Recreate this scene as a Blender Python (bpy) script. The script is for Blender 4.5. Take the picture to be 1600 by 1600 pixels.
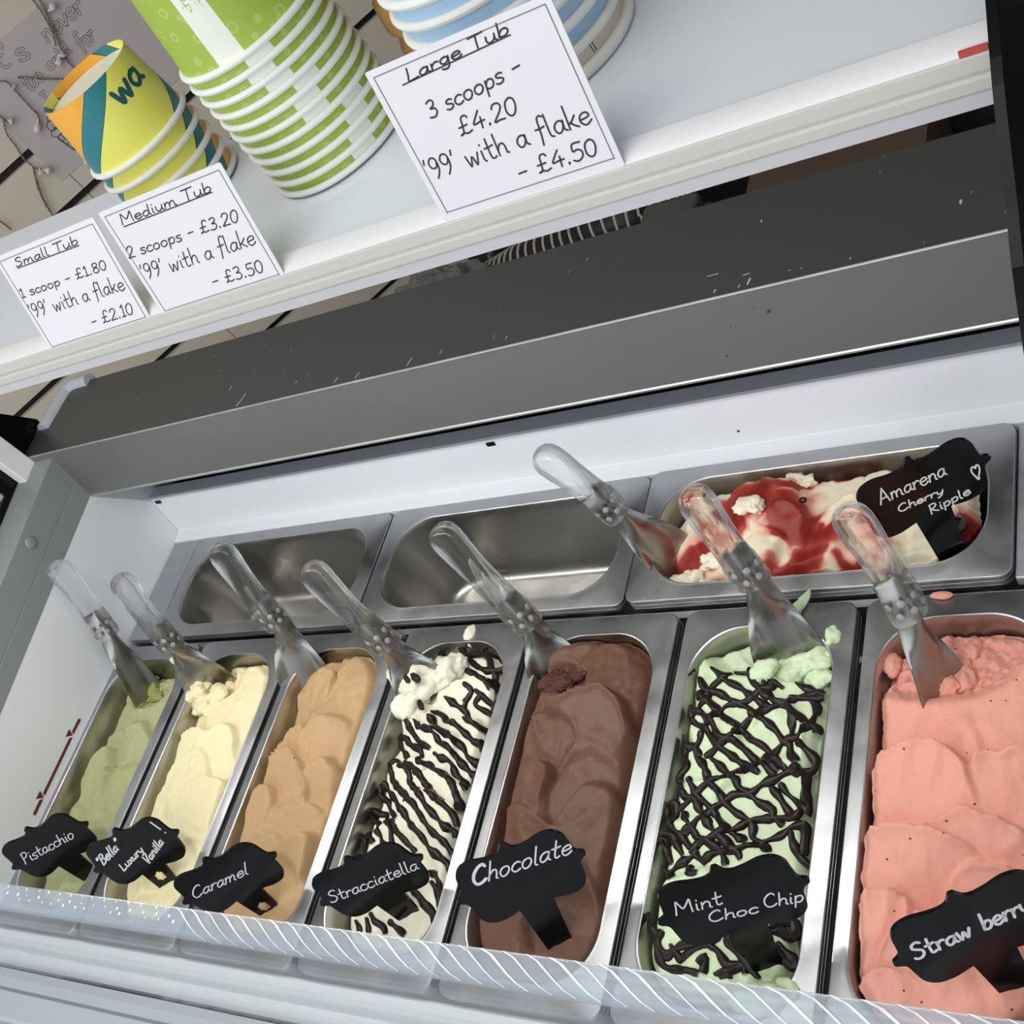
import bpy, bmesh, math, random
from mathutils import Vector, Matrix
from mathutils import noise as mnoise

# measured layout of the place (metres; pan rims at z = 0)
DATA = {
 'CAM': {'loc': (1.3346019840384968,-0.5216714809082619,0.8268224400503246),'R': ((0.8188569410508639,0.24894598039125124,-0.5172032568919113),(-0.10757392222194681,-0.8185313094468667,-0.5642998730377057),(-0.5638272442427273,0.5177184508008411,-0.6434799486756888)),'f': 1779.427557826393},
 'TAGS': {'caramel': {'t': (0.4415,-0.3081,0.0504),'R': ((0.8594,-0.0493,0.5089),(0.5099,0.1548,-0.8462),(-0.037,0.9867,0.1582)),'stem': 0.0621,'words': (('Caramel',(-0.0453,-0.0006),(0.0199,-0.0049),(-0.0352,0.0142)),)},'chocolate': {'t': (0.7875,-0.2844,0.0604),'R': ((0.8587,-0.0483,0.5102),(0.487,0.387,-0.783),(-0.1596,0.9208,0.3558)),'stem': 0.0775,'words': (('Chocolate',(-0.0396,0.0104),(0.0471,0.0047),(-0.0305,0.0276)),)},'mint': {'t': (0.9758,-0.2901,0.0658),'R': ((0.915,-0.0319,0.4021),(0.3905,0.3197,-0.8633),(-0.101,0.947,0.305)),'stem': 0.0731,'words': (('Mint',(-0.0428,0.0038),(-0.0065,0.0017),(-0.0395,0.0171)),('Choc',(-0.0233,-0.0124),(0.0136,-0.0162),(-0.0201,-0.0018)),('Chip',(0.0181,-0.0135),(0.0467,-0.0184),(0.0217,-0.0011)))},'amarena': {'t': (1.0924,0.0442,0.0827),'R': ((0.8898,-0.0222,0.4559),(0.4559,0.0874,-0.8857),(-0.0202,0.9959,0.0879)),'stem': 0.0924,'words': (('Amarena',(-0.0341,0.0063),(0.0218,0.0042),(-0.0324,0.0219)),('Cherry',(-0.0241,-0.0106),(0.0143,-0.013),(-0.0227,-0.0024)),('Ripple',(-0.0026,-0.0289),(0.0329,-0.0271),(-0.0018,-0.0188)),('~',(0.0383,-0.0162),(0.0459,-0.0164),(0.0389,-0.0002)))},'pistachio': {'t': (0.1116,-0.2894,0.0368),'R': ((0.8398,-0.0719,0.5381),(0.5421,0.1655,-0.8238),(-0.0298,0.9836,0.178)),'stem': 0.0673,'words': (('Pistacchio',(-0.0409,-0.0028),(0.0313,-0.0071),(-0.0342,0.0124)),)},'vanilla': {'t': (0.2657,-0.2859,0.0357),'R': ((0.8781,-0.0779,0.4721),(0.4741,0.2752,-0.8364),(-0.0648,0.9582,0.2786)),'stem': 0.055,'words': (('"Bella"',(-0.0474,0.0006),(-0.0086,0.0143),(-0.0432,0.0148)),('Luxury',(-0.0293,-0.0158),(0.0089,-0.0025),(-0.0286,-0.0056)),('Vanilla',(-0.0005,-0.0218),(0.034,-0.0045),(0.0006,-0.0099)),('!',(0.0425,0.0025),(0.0474,0.0047),(0.0385,0.0231)))},'stracc': {'t': (0.614,-0.294,0.0422),'R': ((0.8885,-0.0928,0.4495),(0.4589,0.1866,-0.8687),(-0.0032,0.978,0.2084)),'stem': 0.0589,'words': (('Stracciatella',(-0.0472,-0.0034),(0.0456,-0.0106),(-0.0416,0.0108)),)},'straw': {'t': (1.1403,-0.2918,0.0622),'R': ((0.8768,-0.1665,0.451),(0.4798,0.2412,-0.8436),(0.0317,0.9561,0.2914)),'stem': 0.0677,'words': (('Straw',(-0.0435,-0.0037),(-0.003,-0.0034),(-0.0418,0.0114)),('berry',(0.0036,-0.0041),(0.0363,-0.0031),(0.0058,0.012)))}},
 'TAGWH': (0.0541,0.0339),
 'CARDS': {'L': {'t': (0.9969,-0.1101,0.5547),'R': ((1.0,0.0,0.0),(0.0,0.2301,-0.9732),(0.0,0.9732,0.2301)),'w': 0.1038,'h': 0.0814,'words': (('Large Tub',(0.0193,0.07),(0.0792,0.0725),(0.0206,0.0761)),('3 scoops -',(0.0206,0.0505),(0.0771,0.0553),(0.022,0.059)),('£4.20',(0.0316,0.0379),(0.0662,0.039),(0.0333,0.0466)),("'99' with a flake",(0.0033,0.0225),(0.0982,0.0239),(0.0041,0.0336)),('- £4.50',(0.05,0.0088),(0.0946,0.009),(0.0513,0.0174))),'ul': ((0.016,0.0698),(0.0792,0.0719))},'M': {'t': (0.7733,-0.1101,0.5547),'R': ((1.0,0.0,0.0),(0.0,0.3045,-0.9525),(0.0,0.9525,0.3045)),'w': 0.107,'h': 0.0685,'words': (('Medium Tub',(0.0122,0.0571),(0.0911,0.056),(0.0144,0.0632)),('2 scoops - £3.20',(0.001,0.0377),(0.098,0.036),(0.0039,0.0447)),("'99' with a flake",(0.0021,0.0223),(0.1004,0.0212),(0.0052,0.0322)),('- £3.50',(0.0519,0.0057),(0.0952,0.005),(0.0538,0.0132))),'ul': ((0.0129,0.0558),(0.0908,0.0556))},'S': {'t': (0.6556,-0.1101,0.5547),'R': ((1.0,0.0,0.0),(0.0,0.3755,-0.9268),(0.0,0.9268,0.3755)),'w': 0.1059,'h': 0.067,'words': (('Small Tub',(0.0154,0.0566),(0.0819,0.0557),(0.0178,0.0621)),('1 scoop - £1.80',(0.0028,0.0372),(0.0941,0.0359),(0.0047,0.0434)),("'99' with a flake",(0.0011,0.0226),(0.0993,0.0208),(0.0035,0.0323)),('- £2.10',(0.0516,0.0052),(0.0948,0.0052),(0.0544,0.0128))),'ul': ((0.0158,0.0557),(0.0816,0.0548))}},
 'WALL': {'n': (-0.7311,0.6823,0.0),'d': 0.666,'t': (0.6823,0.7311,-0.0),'z0': 0.378},
 'POSTER': {'bl': (0.3358,0.3212),'tl': (0.34,0.5164),'top': (0.4267,0.5233),'top2': (0.4935,0.517),'bot': (0.5939,0.2942)},
 'PTEXT': (("It's",(0.3724,0.4955),(0.4435,0.4776),(0.3752,0.5266)),('never',(0.4737,0.4745),(0.5511,0.4757),(0.4775,0.5044)),('too',(0.402,0.4425),(0.4331,0.4425),(0.4031,0.4674)),('cold',(0.4471,0.4456),(0.4924,0.4449),(0.4481,0.4643)),('for',(0.5041,0.4353),(0.5352,0.4365),(0.5072,0.4592)),('I',(0.4052,0.4057),(0.4159,0.4055),(0.4078,0.4288))),
 'PCONE': (((0.3811,0.3671),(0.3934,0.3664),(0.3936,0.3311),(0.3853,0.3409),(0.3811,0.3671)),((0.3825,0.3659),(0.3887,0.3341)),((0.3886,0.3655),(0.3912,0.3327)),((0.3839,0.3497),(0.3941,0.3533)),((0.3825,0.3584),(0.3941,0.3608)),((0.3866,0.3397),(0.3942,0.3419)),((0.3811,0.3868),(0.3851,0.3931),(0.3946,0.3923),(0.3973,0.385),(0.3933,0.3787),(0.3838,0.3796),(0.3811,0.3868)),((0.377,0.3756),(0.3824,0.3807),(0.3933,0.3787),(0.3961,0.3714),(0.392,0.3675),(0.3811,0.3696),(0.377,0.3756)),((0.3932,0.4007),(0.3892,0.3945),(0.3973,0.3899),(0.4028,0.3754),(0.4029,0.368)),((0.3851,0.3808),(0.396,0.3813)),((0.3892,0.3871),(0.3879,0.3785))),
 'WIRES': (((0.5031,0.5374),(0.5006,0.5179),(0.4953,0.4968),(0.4911,0.484),(0.4806,0.4665)),((0.5109,0.5301),(0.5075,0.517),(0.5013,0.5013),(0.4901,0.473),(0.4817,0.456),(0.4773,0.4415),(0.4779,0.4252)),((0.3781,0.4838),(0.3872,0.4762),(0.3872,0.4615),(0.3866,0.441),(0.3859,0.4227),(0.3859,0.4126),(0.3781,0.4026)),((0.3409,0.451),(0.3429,0.4418),(0.335,0.4308),(0.3292,0.4204),(0.3259,0.3998),(0.3198,0.3788),(0.3209,0.3618),(0.3104,0.3467),(0.2997,0.3288),(0.29,0.301),(0.2851,0.2856)),((0.3209,0.3618),(0.3057,0.3371),(0.2918,0.3107),(0.2867,0.2898),(0.2835,0.2841)),((0.2203,0.3382),(0.2218,0.3268),(0.2226,0.3146)),((0.3429,0.4418),(0.3449,0.4324),(0.3513,0.4295)),((0.3208,0.3605),(0.3272,0.3521),(0.3358,0.3418)),((0.4039,0.4696),(0.413,0.4632),(0.4244,0.4513),(0.4359,0.4405),(0.4539,0.4255)),((0.5052,0.5074),(0.5134,0.5077),(0.5209,0.5086))),
 'BULBS': (((0.5073,0.5074),(0.5223,0.5092)),((0.4741,0.4557),(0.4633,0.4441)),((0.3902,0.4671),(0.3902,0.4622)),((0.3819,0.4092),(0.3648,0.3956)),((0.3459,0.4362),(0.3515,0.4289)),((0.3282,0.3508),(0.3375,0.3399)),((0.3268,0.3548),(0.3223,0.3453)),((0.3938,0.3145),(0.3835,0.314)),((0.4818,0.4566),(0.4758,0.4495))),
 'SEAM': ((0.3528,0.3199),(0.3513,0.2869)),
 'SPAT': {'pist': {'H': (0.0376,0.0291,0.1631),'C': (0.0608,-0.0205,0.0566),'T': (0.0728,-0.059,-0.012),'BL': (0.0608,-0.0696,-0.009),'BR': (0.0634,-0.0273,-0.009)},'van': {'H': (0.1958,-0.0063,0.1662),'C': (0.2005,-0.0424,0.0557),'T': (0.2071,-0.0576,-0.012),'BL': (0.1712,-0.0691,-0.009),'BR': (0.2365,-0.0379,-0.009)},'car': {'H': (0.3483,0.0221,0.1632),'C': (0.3676,-0.0191,0.0509),'T': (0.3701,-0.055,-0.012),'BL': (0.3458,-0.0684,-0.009),'BR': (0.3987,-0.0359,-0.009)},'str': {'H': (0.5108,-0.0219,0.1651),'C': (0.5469,-0.0546,0.0517),'T': (0.564,-0.0777,-0.012),'BL': (0.5283,-0.0709,-0.009),'BR': (0.5866,-0.0382,-0.009)},'cho': {'H': (0.6629,0.0097,0.1603),'C': (0.7097,-0.0313,0.0372),'T': (0.7201,-0.0575,-0.012),'BL': (0.6965,-0.0726,-0.009),'BR': (0.7463,-0.0402,-0.009)},'ama': {'H': (0.7554,0.0855,0.1579),'C': (0.7953,0.0765,0.0586),'T': (0.8217,0.068,-0.012),'BL': (0.8224,0.0427,-0.009),'BR': (0.8435,0.0942,-0.009)},'min': {'H': (0.9218,0.022,0.1527),'C': (0.9509,-0.0167,0.059),'T': (0.961,-0.0544,-0.012),'BL': (0.9324,-0.0613,-0.009),'BR': (0.9914,-0.0404,-0.009)},'stb': {'H': (1.0534,-0.0093,0.1458),'C': (1.0829,-0.0563,0.0552),'T': (1.095,-0.0963,-0.012),'BL': (1.0852,-0.0892,-0.009),'BR': (1.1065,-0.0411,-0.009)}},
 'DSTR': (((0.6172,-0.0169),(0.6199,-0.0251),(0.6313,-0.0243),(0.6436,-0.0315),(0.6518,-0.0397),(0.6598,-0.0426)),((0.5857,-0.0208),(0.5931,-0.0293),(0.5971,-0.0322),(0.6091,-0.0327),(0.6172,-0.0304),(0.6194,-0.0238)),((0.6161,-0.0316),(0.6301,-0.0388),(0.636,-0.0482),(0.6432,-0.0575),(0.6461,-0.0666),(0.6568,-0.0782),(0.6589,-0.0895),(0.6557,-0.0969),(0.6578,-0.108)),((0.603,-0.0364),(0.6112,-0.0434),(0.6204,-0.049),(0.6333,-0.0534),(0.6463,-0.0538),(0.655,-0.0502),(0.6595,-0.0465)),((0.6035,-0.0511),(0.6171,-0.0568),(0.629,-0.0623),(0.6398,-0.069),(0.6497,-0.0781)),((0.615,-0.0723),(0.6259,-0.0789),(0.6221,-0.089),(0.6197,-0.0991)),((0.6202,-0.075),(0.6253,-0.0814),(0.6186,-0.0915)),((0.5934,-0.086),(0.6112,-0.0952),(0.6216,-0.1003),(0.6306,-0.1104),(0.6411,-0.1165),(0.6569,-0.1226)),((0.6302,-0.079),(0.639,-0.0842),(0.6481,-0.0906),(0.6577,-0.0945)),((0.6376,-0.0842),(0.6319,-0.0929),(0.6453,-0.0993),(0.6566,-0.1043)),((0.5806,-0.1),(0.5923,-0.1039),(0.6061,-0.114),(0.6189,-0.1177),(0.6332,-0.1263),(0.6457,-0.1347),(0.6561,-0.137),(0.6574,-0.1453)),((0.5784,-0.1063),(0.589,-0.1152),(0.6028,-0.1252),(0.6197,-0.1325),(0.6356,-0.142),(0.6443,-0.1514),(0.6572,-0.157)),((0.5648,-0.1101),(0.5726,-0.119),(0.5819,-0.124),(0.5984,-0.1289),(0.609,-0.1387),(0.6225,-0.1446),(0.6363,-0.1563),(0.6508,-0.1665),(0.6569,-0.1687),(0.6559,-0.1779)),((0.5399,-0.1009),(0.5435,-0.1023),(0.5526,-0.1139),(0.5665,-0.1266),(0.5811,-0.1377),(0.5983,-0.1449)),((0.5441,-0.0997),(0.5455,-0.1075),(0.5537,-0.1088)),((0.6043,-0.1496),(0.6164,-0.1555),(0.6256,-0.1577),(0.6352,-0.1692),(0.6457,-0.1759),(0.6549,-0.1871)),((0.5372,-0.1254),(0.5443,-0.1279),(0.5544,-0.1304),(0.5668,-0.1391),(0.5804,-0.1439),(0.5865,-0.1524),(0.5877,-0.1596),(0.5997,-0.1606),(0.6121,-0.1674),(0.625,-0.1718),(0.636,-0.1797),(0.644,-0.1909),(0.6494,-0.1986)),((0.5402,-0.1292),(0.5487,-0.1393),(0.5621,-0.1503),(0.5703,-0.16),(0.5861,-0.1669),(0.5982,-0.1761),(0.6105,-0.1863),(0.6207,-0.1952),(0.6291,-0.1995)),((0.541,-0.1581),(0.5501,-0.1542),(0.5619,-0.1614),(0.5721,-0.1648),(0.5792,-0.1718),(0.5842,-0.1813),(0.5959,-0.1891),(0.6068,-0.1957),(0.6127,-0.2001)),((0.5405,-0.1568),(0.5474,-0.1666),(0.5552,-0.1785),(0.5668,-0.1854),(0.5772,-0.1933),(0.587,-0.2)),((0.558,-0.0292),(0.5616,-0.0307),(0.5663,-0.035),(0.573,-0.0366)),((0.642,-0.1867),(0.6491,-0.1956),(0.6559,-0.2077)),((0.5846,-0.1684),(0.5977,-0.1765),(0.6077,-0.1844),(0.619,-0.1921),(0.6279,-0.1975),(0.6366,-0.2029),(0.647,-0.2092),(0.6549,-0.2166),(0.6588,-0.2241)),((0.5792,-0.1734),(0.5837,-0.1816),(0.5949,-0.1883),(0.6078,-0.196),(0.6166,-0.2049),(0.6259,-0.2113),(0.635,-0.2176),(0.644,-0.2238),(0.656,-0.2275),(0.6582,-0.234)),((0.5445,-0.1608),(0.5523,-0.1729),(0.56,-0.1811),(0.5749,-0.189),(0.5852,-0.1969),(0.5991,-0.2033),(0.6094,-0.212),(0.6196,-0.2206),(0.6295,-0.229),(0.6394,-0.234),(0.65,-0.241),(0.6565,-0.2481)),((0.5358,-0.1806),(0.5418,-0.1805),(0.5506,-0.1874),(0.5627,-0.1954),(0.5722,-0.2044),(0.5812,-0.2052),(0.5899,-0.2129),(0.6007,-0.2227),(0.6119,-0.23),(0.6215,-0.2372),(0.6314,-0.2454),(0.6412,-0.2502),(0.6526,-0.2558),(0.658,-0.2639)),((0.5348,-0.1819),(0.5382,-0.1903),(0.5515,-0.197),(0.5577,-0.205),(0.5681,-0.2127),(0.5779,-0.2227),(0.5852,-0.2303),(0.5965,-0.2375),(0.6077,-0.2447),(0.6134,-0.2487)),((0.5221,-0.2065),(0.5341,-0.206),(0.5444,-0.2091),(0.5537,-0.2099),(0.5575,-0.2156),(0.567,-0.2209),(0.5759,-0.2285),(0.5812,-0.2384),(0.5884,-0.2458)),((0.5311,-0.2097),(0.54,-0.2164),(0.5506,-0.2206),(0.5539,-0.2285),(0.5624,-0.2349),(0.5661,-0.2404),(0.5745,-0.2467)),((0.5325,-0.2343),(0.5374,-0.2317),(0.548,-0.2357),(0.5551,-0.2422)),((0.5354,-0.2341),(0.5378,-0.2432),(0.5425,-0.2509)),((0.5304,-0.254),(0.5367,-0.2547)),((0.6347,-0.2656),(0.642,-0.2672),(0.6503,-0.2792),(0.6532,-0.2873),(0.6523,-0.2956)),((0.6374,-0.2729),(0.6455,-0.2807),(0.6503,-0.2937)),((0.6198,-0.2838),(0.6324,-0.2922),(0.6432,-0.2995),(0.6502,-0.3081)),((0.6225,-0.2836),(0.635,-0.292),(0.6457,-0.2993),(0.6512,-0.307)),((0.5554,-0.3149),(0.5622,-0.3206),(0.5675,-0.3264)),((0.5752,-0.3078),(0.5836,-0.3144),(0.5933,-0.3176),(0.5988,-0.3243)),((0.598,-0.312),(0.6113,-0.3179),(0.6211,-0.3221)),((0.5715,-0.3123),(0.5763,-0.3203),(0.5815,-0.326))),
 'DMIN': (((0.8922,-0.0646),(0.902,-0.0713),(0.908,-0.0777),(0.9211,-0.0843),(0.9304,-0.0907),(0.9396,-0.0969),(0.9499,-0.1043),(0.956,-0.1067)),((0.9123,-0.0665),(0.9261,-0.0694),(0.9334,-0.0784),(0.9417,-0.0872),(0.9495,-0.0934),(0.9586,-0.1008),(0.9668,-0.1033),(0.9766,-0.1093),(0.9853,-0.1174),(0.9945,-0.1221),(0.9952,-0.1278)),((0.9225,-0.0617),(0.9319,-0.0684),(0.9446,-0.075),(0.9449,-0.0848)),((0.8829,-0.0758),(0.891,-0.0862),(0.904,-0.0902),(0.9173,-0.0978),(0.9325,-0.1041),(0.9394,-0.1114),(0.9506,-0.1174),(0.9608,-0.1256),(0.9687,-0.1347),(0.9746,-0.1381),(0.9769,-0.1471),(0.9842,-0.1537)),((0.8817,-0.0898),(0.8927,-0.0962),(0.904,-0.105),(0.9126,-0.1136),(0.9256,-0.1209),(0.9337,-0.128),(0.9417,-0.135),(0.9527,-0.1406),(0.9616,-0.1485),(0.9693,-0.1562),(0.9753,-0.1606)),((0.8769,-0.1048),(0.8858,-0.1061),(0.8943,-0.1123),(0.899,-0.1184),(0.9043,-0.1209),(0.9108,-0.1316),(0.9257,-0.1362),(0.9374,-0.1443),(0.9465,-0.1522),(0.9537,-0.1554),(0.96,-0.1609),(0.9661,-0.1652)),((0.8783,-0.1122),(0.8856,-0.1184),(0.8962,-0.1233),(0.9039,-0.1329),(0.9124,-0.1411),(0.9254,-0.1491),(0.9357,-0.1558),(0.9454,-0.1601),(0.9527,-0.1644)),((0.9057,-0.1505),(0.9151,-0.1573),(0.9232,-0.164),(0.931,-0.1695)),((0.874,-0.1294),(0.8795,-0.139),(0.8883,-0.1402),(0.8924,-0.1496),(0.8996,-0.1565),(0.905,-0.1668)),((0.8745,-0.1318),(0.8784,-0.1462),(0.8831,-0.158),(0.8784,-0.1651)),((0.8918,-0.1257),(0.8921,-0.1341),(0.8897,-0.1413),(0.896,-0.1495)),((0.8855,-0.158),(0.8803,-0.1628),(0.878,-0.1698),(0.8835,-0.1731)),((0.9695,-0.1068),(0.9742,-0.1174),(0.976,-0.1313)),((0.9811,-0.0916),(0.991,-0.1012),(0.9921,-0.1105)),((0.958,-0.1542),(0.9678,-0.1618)),((0.9809,-0.1358),(0.9905,-0.1436),(0.9966,-0.1502),(0.9964,-0.1579),(0.9905,-0.1613),(0.9788,-0.1627)),((0.8852,-0.1024),(0.8948,-0.0938),(0.8967,-0.0838),(0.9051,-0.0751),(0.9115,-0.069)),((0.9,-0.1172),(0.907,-0.1087),(0.9155,-0.1015),(0.9282,-0.0992),(0.9367,-0.0932),(0.944,-0.0873),(0.9519,-0.085),(0.9523,-0.0801),(0.9624,-0.0864)),((0.8996,-0.1495),(0.9103,-0.1423),(0.9185,-0.1351),(0.9279,-0.128),(0.9327,-0.1209),(0.9399,-0.115),(0.9496,-0.1102),(0.9581,-0.1056),(0.9695,-0.0974),(0.9832,-0.0904),(0.9959,-0.0859)),((0.968,-0.0949),(0.9814,-0.094),(0.9967,-0.0931)),((0.9716,-0.0781),(0.9813,-0.0844),(0.9975,-0.0907)),((0.9618,-0.1496),(0.9672,-0.1405),(0.973,-0.1336),(0.9804,-0.1312),(0.9858,-0.1221),(0.991,-0.1105),(0.9908,-0.0988)),((0.8616,-0.0636),(0.8691,-0.0625),(0.8708,-0.0716)),((0.8568,-0.079),(0.864,-0.0766)),((0.876,-0.0998),(0.8783,-0.1122)),((0.933,-0.1683),(0.9354,-0.1761),(0.9452,-0.1813),(0.9539,-0.1876),(0.9644,-0.1926),(0.9686,-0.1999),(0.9769,-0.2058)),((0.9085,-0.1736),(0.9191,-0.1811),(0.9262,-0.1898),(0.9353,-0.1971),(0.9473,-0.203),(0.9514,-0.2082),(0.9526,-0.2166),(0.9597,-0.2204),(0.9657,-0.2253),(0.9694,-0.2291)),((0.8996,-0.1565),(0.905,-0.1668),(0.9085,-0.1736)),((0.8874,-0.1684),(0.8953,-0.1785),(0.9,-0.1852),(0.9106,-0.1926),(0.9188,-0.2),(0.9283,-0.2094),(0.9383,-0.2163),(0.9479,-0.2211)),((0.8813,-0.1744),(0.8882,-0.1856),(0.8983,-0.1886),(0.9045,-0.1973),(0.9116,-0.2047),(0.9187,-0.2131),(0.9278,-0.2201),(0.9378,-0.227),(0.9453,-0.2328),(0.9472,-0.2378)),((0.8884,-0.1991),(0.899,-0.2119),(0.9063,-0.2203),(0.9136,-0.2231),(0.9222,-0.2269),(0.931,-0.2327),(0.9359,-0.2428)),((0.8705,-0.1931),(0.8748,-0.1907),(0.8814,-0.1938),(0.8822,-0.2039),(0.8755,-0.2065),(0.8818,-0.2139),(0.8912,-0.22),(0.9023,-0.2302)),((0.8707,-0.1942),(0.8739,-0.2043),(0.8811,-0.2106)),((0.8706,-0.2179),(0.8817,-0.2195),(0.8891,-0.2278),(0.8954,-0.236)),((0.8717,-0.2233),(0.8797,-0.2338),(0.8863,-0.2431)),((0.9703,-0.1717),(0.9766,-0.1792),(0.9849,-0.1853),(0.9908,-0.1904)),((0.9631,-0.1752),(0.9706,-0.1826),(0.9771,-0.191),(0.9845,-0.1992)),((0.9838,-0.2107),(0.9871,-0.2198),(0.9923,-0.2287),(0.9991,-0.2343),(1.0056,-0.2378)),((0.9932,-0.2019),(0.9953,-0.2111),(0.9955,-0.2214),(0.9954,-0.2285)),((0.8977,-0.1853),(0.9046,-0.1782),(0.9151,-0.1711),(0.9259,-0.1663),(0.9399,-0.1614),(0.9515,-0.1555),(0.9615,-0.1474)),((0.8833,-0.1971),(0.8948,-0.1888)),((0.9004,-0.213),(0.908,-0.2038),(0.9181,-0.1956),(0.927,-0.1875),(0.9331,-0.1829),(0.9463,-0.1813),(0.9562,-0.1732),(0.9675,-0.1674),(0.9765,-0.1616),(0.9867,-0.157)),((0.9917,-0.1624),(0.9918,-0.1722),(0.9919,-0.1818),(0.996,-0.1902),(0.9947,-0.1966)),((0.8908,-0.2179),(0.8994,-0.2141),(0.9078,-0.2224)),((0.902,-0.2345),(0.9084,-0.2256),(0.918,-0.2218),(0.9271,-0.2159),(0.9375,-0.211),(0.9475,-0.2041),(0.958,-0.2015),(0.9708,-0.1998),(0.9844,-0.1981),(0.9909,-0.1915)),((0.9157,-0.241),(0.9203,-0.2355),(0.9319,-0.2315),(0.9437,-0.2297),(0.9548,-0.2238),(0.9648,-0.2191),(0.9759,-0.2143),(0.9825,-0.2087),(0.9944,-0.2029)),((0.8854,-0.2506),(0.8943,-0.2425),(0.9046,-0.2365),(0.9082,-0.2309)),((0.9052,-0.2333),(0.9131,-0.2391),(0.9182,-0.243)),((0.8777,-0.2469),(0.8856,-0.2516),(0.8912,-0.2565)),((0.9026,-0.2441),(0.9073,-0.2511),(0.9153,-0.2515)),((0.9465,-0.1824),(0.9551,-0.1886),(0.9665,-0.1925),(0.9663,-0.1989)),((0.8713,-0.2842),(0.877,-0.2949),(0.8841,-0.3012),(0.8863,-0.312),(0.8928,-0.322),(0.9044,-0.3246),(0.9209,-0.3255),(0.9264,-0.3267)),((0.8889,-0.2967),(0.8862,-0.306),(0.8948,-0.315),(0.9016,-0.3103),(0.9106,-0.3054),(0.9288,-0.3035),(0.9395,-0.2975)),((0.8976,-0.3068),(0.9045,-0.3139),(0.9108,-0.3181)),((0.9074,-0.3175),(0.916,-0.3107),(0.9268,-0.3047)),((0.9251,-0.3193),(0.9304,-0.313),(0.9294,-0.3255)),((0.931,-0.3042),(0.9392,-0.3082),(0.9467,-0.3159),(0.9579,-0.3146),(0.9609,-0.3208)),((0.9438,-0.2981),(0.9512,-0.305),(0.9608,-0.3133),(0.9724,-0.3231)),((0.9773,-0.286),(0.9869,-0.2822),(0.9946,-0.2796),(0.997,-0.2907),(0.9913,-0.2932)),((0.9777,-0.2889),(0.9857,-0.2881),(0.9922,-0.2921)),((0.9837,-0.2958),(0.9928,-0.3042),(1.0015,-0.3115)),((0.9831,-0.2987),(0.9902,-0.3072),(1.0006,-0.312)),((0.9377,-0.3245),(0.9495,-0.3203),(0.9581,-0.3155)),((0.9421,-0.3258),(0.952,-0.3228))),
 'FILL': (((-0.1155,0.015),(-0.1151,0.0107),(-0.1362,0.0111),(-0.1342,0.015)),((-0.133,0.0203),(-0.1378,0.0115),(-0.1438,0.02)),((-0.1431,0.0142),(-0.1402,0.0105),(-0.2195,0.0095),(-0.2175,0.0135)),((-0.2166,0.0189),(-0.2216,0.0095),(-0.2275,0.0188)),((-0.2265,0.0137),(-0.2237,0.0096),(-0.245,0.0091),(-0.2452,0.0134))),
 'RAIL': {'bot': ((0.1499,0.1479),(0.0541,0.1374)),'groove': ((0.1501,0.1772),(0.014,0.1605)),'top': ((0.1559,0.2195),(-0.0103,0.1965)),'screw': (0.0459,0.1866)},
}

C = bpy.context.scene.collection
SC = bpy.context.scene
for o in list(bpy.data.objects):
    bpy.data.objects.remove(o)
PI = math.pi
rnd = random.Random(7)

# ------------------------------------------------------------------ camera, world, lights
cam_d = bpy.data.cameras.new('camera')
cam_d.sensor_fit = 'HORIZONTAL'
cam_d.sensor_width = 36.0
cam_d.lens = DATA['CAM']['f'] / 1600 * 36.0
cam_d.clip_start = 0.02
cam = bpy.data.objects.new('camera', cam_d)
_r = DATA['CAM']['R']
_l = DATA['CAM']['loc']
cam.matrix_world = Matrix(((_r[0][0], -_r[1][0], -_r[2][0], _l[0]),
                           (_r[0][1], -_r[1][1], -_r[2][1], _l[1]),
                           (_r[0][2], -_r[1][2], -_r[2][2], _l[2]),
                           (0, 0, 0, 1)))
C.objects.link(cam)
SC.camera = cam
SC.view_settings.view_transform = 'Standard'
SC.view_settings.look = 'None'
SC.view_settings.exposure = 0.0
SC.view_settings.gamma = 1.0
SC.view_settings.use_curve_mapping = False
world = bpy.data.worlds.new('daylight')
SC.world = world
world.use_nodes = True
wb = world.node_tree.nodes['Background']
wb.inputs[0].default_value = (0.90, 0.95, 1.0, 1)
wb.inputs[1].default_value = 0.78

def area(name, loc, target, sx, sy, power, col=(1, 1, 1)):
    d = bpy.data.lights.new(name, 'AREA')
    d.shape = 'RECTANGLE'
    d.size = sx
    d.size_y = sy
    d.energy = power
    d.color = col
    o = bpy.data.objects.new(name, d)
    o.location = loc
    v = Vector(target) - Vector(loc)
    o.rotation_euler = v.to_track_quat('-Z', 'Y').to_euler()
    C.objects.link(o)
    return o

area('shop_window_light', (0.5, -2.3, 1.5), (0.6, -0.1, 0.0), 3.0, 1.7, 24, (0.96, 0.98, 1.0))
area('ceiling_panel_light', (0.75, -0.35, 1.66), (0.75, -0.25, 0), 1.2, 0.6, 6, (1.0, 0.98, 0.95))

# ------------------------------------------------------------------ materials
MATS = {}
def nodes_of(m):
    nt = m.node_tree
    return nt, nt.nodes, nt.links, nt.nodes['Principled BSDF']

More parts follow.
